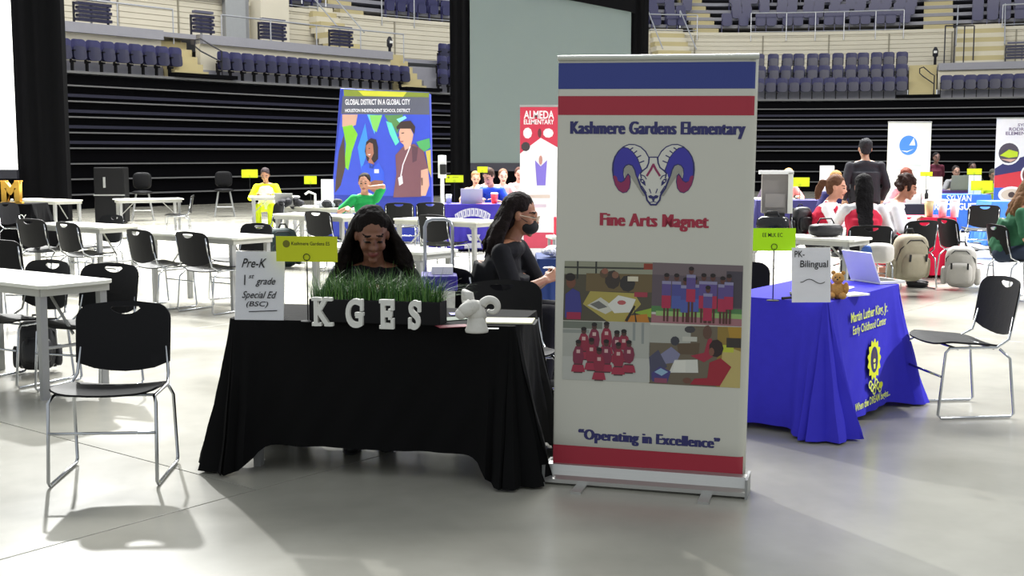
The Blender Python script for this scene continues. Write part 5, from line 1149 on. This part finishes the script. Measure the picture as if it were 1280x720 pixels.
for px, Y, hgt, l, c, tp, hc_ in ((609, 22.4, .54, 'person in white mask behind the man in blue polo', '#c89a84', '#c8b8b4', '#2a2020'), (628, 23.6, .5, 'person in pink seated behind the man in blue polo', '#d0a090', '#d8a8a8', '#705040'), (648, 24.6, .52, 'person in pale pink top left of the red-topped banner', '#c89484', '#e0c4c4', '#4a3028'), (594, 24.0, .45, 'person in tan top left of the far crowd', '#c8987c', '#b89878', '#8a6a48')):
    p = atY(px, 240, Y); person(l, (p.x, Y, 0), 8, lean=.12, pitch=12, skin=c, top=tp, hair=('short', hc_), hip=hgt, vox=.014)
p = atY(699, 240, 18.9); 
# right background
p = atY(1026, 250, 14.5); person('woman with brown ponytail, red vest over white shirt, behind the white table', (p.x+.0, 14.5, 0), 62, lean=.18, yaw=2, pitch=12, skin='#c89078', hair=('ponytail', '#5c4030'), top='#dcdade', vest='#c02440', sleeve='long', bottom='#181820', hip=.52, wr=[V((-.12, -.36, .86)), V((.1, -.36, .90))])
p = atY(1080, 250, 13.0); person('woman with very long black braids down her red vest, back to the camera', (p.x, 13.0, 0), 172, lean=.10, yaw=0, pitch=10, skin='#7a5040', hair=('braids', '#0e0c0e'), top='#dcdade', vest='#c02440', sleeve='long', bottom='#181820', hip=.55, wide=1.15, s=1.0)
p = atY(1103, 250, 14.3); person('person with curly dark hair in white sweater beside the long braids', (p.x+.05, 14.4, 0), 70, lean=.22, yaw=10, pitch=22, skin='#a87058', hair=('curly', '#2c1c18'), top='#e4e2e8', sleeve='long', bottom='#181820', hip=.52, wide=1.1, wr=[V((-.12, -.36, .80)), V((.12, -.38, .80))])
p = atY(1081, 240, 17.0); person('tall man in dark jacket standing with his back to the camera', (p.x, 17.0, 0), 176, 'stand', lean=.03, skin='#a07860', hair=('short', '#26262a'), top='#26262c', sleeve='long', bottom='#1c1c22', wide=1.25, s=1.04, wr=[V((-.25, -.10, .90)), V((.25, -.10, .90))])
p = atY(1137, 235, 20.6); person('woman with reddish brown hair in pink looking down at the dark table', (p.x, 20.8, 0), -20, lean=.2, yaw=-10, pitch=22, skin='#d8a898', hair=('long_back', '#5a2c20'), top='#d89aa4', bottom='#202028', hip=.54, sleeve='long')
p = atY(985, 235, 23.4); person('fair-haired person in pink behind the yellow card at right', (p.x, 23.6, 0), 10, lean=.12, pitch=18, skin='#d8a890', hair=('long_back', '#c09858'), top='#d88a88', bottom='#202028', hip=.50, vox=.014)
p = atY(965, 235, 24.5); person('dark-haired person just right of the tall banner top, face pale', (p.x, 24.5, 0), 0, lean=.12, pitch=8, skin='#d0a494', hair=('short', '#181416'), top='#3a3040', bottom='#202028', hip=.46, vox=.014)
p = atY(1041, 240, 18.9); person('person in dark sports shirt with a number, behind the ponytail woman', (p.x, 19.0, 0), 15, lean=.15, yaw=5, pitch=15, skin='#c09078', hair=('short', '#8a6a40'), top='#1c1c48', bottom='#202028', hip=.52, vox=.014)
p = atY(1192, 235, 28.6); person('far seated person in grey shirt behind the dark grey laptop', (p.x, 28.6, 0), 0, lean=.12, pitch=10, skin='#8a6a5c', hair=('short', '#1c1818'), top='#707074', bottom='#202028', hip=.52, vox=.016)
p = atY(1168, 235, 29.6); person('far dim person in dark red right of the cream banner', (p.x, 29.6, 0), 0, 'stand', lean=.03, skin='#5c4038', hair=('short', '#141214'), top='#4c1c2c', bottom='#202028', vox=.016, s=.95)
p = atY(1214, 235, 30.5); person('far dim person in black standing above the yellow cards', (p.x, 30.5, 0), 0, lean=.05, skin='#5c4038', hair=('short', '#141214'), top='#1c1c22', bottom='#202028', vox=.016, hip=.6)
p = atY(1238, 235, 27.4); person('far person in lime green right of the yellow cards', (p.x, 27.4, 0), 0, lean=.12, pitch=20, skin='#6a5040', hair=('short', '#30302a'), top='#a8c828', bottom='#202028', vox=.016, hip=.45)
p = atY(1259, 250, 13.0); person('woman in green shirt and jeans with brown hair cut by the right edge', (p.x+.05, 13.0, 0), 60, lean=.20, yaw=5, pitch=8, skin='#b88870', hair=('long_back', '#6a4c34'), top='#2c5a40', bottom='#2c3444', hip=.52, wide=1.35, shoe='#e0e0e4', vox=.01)
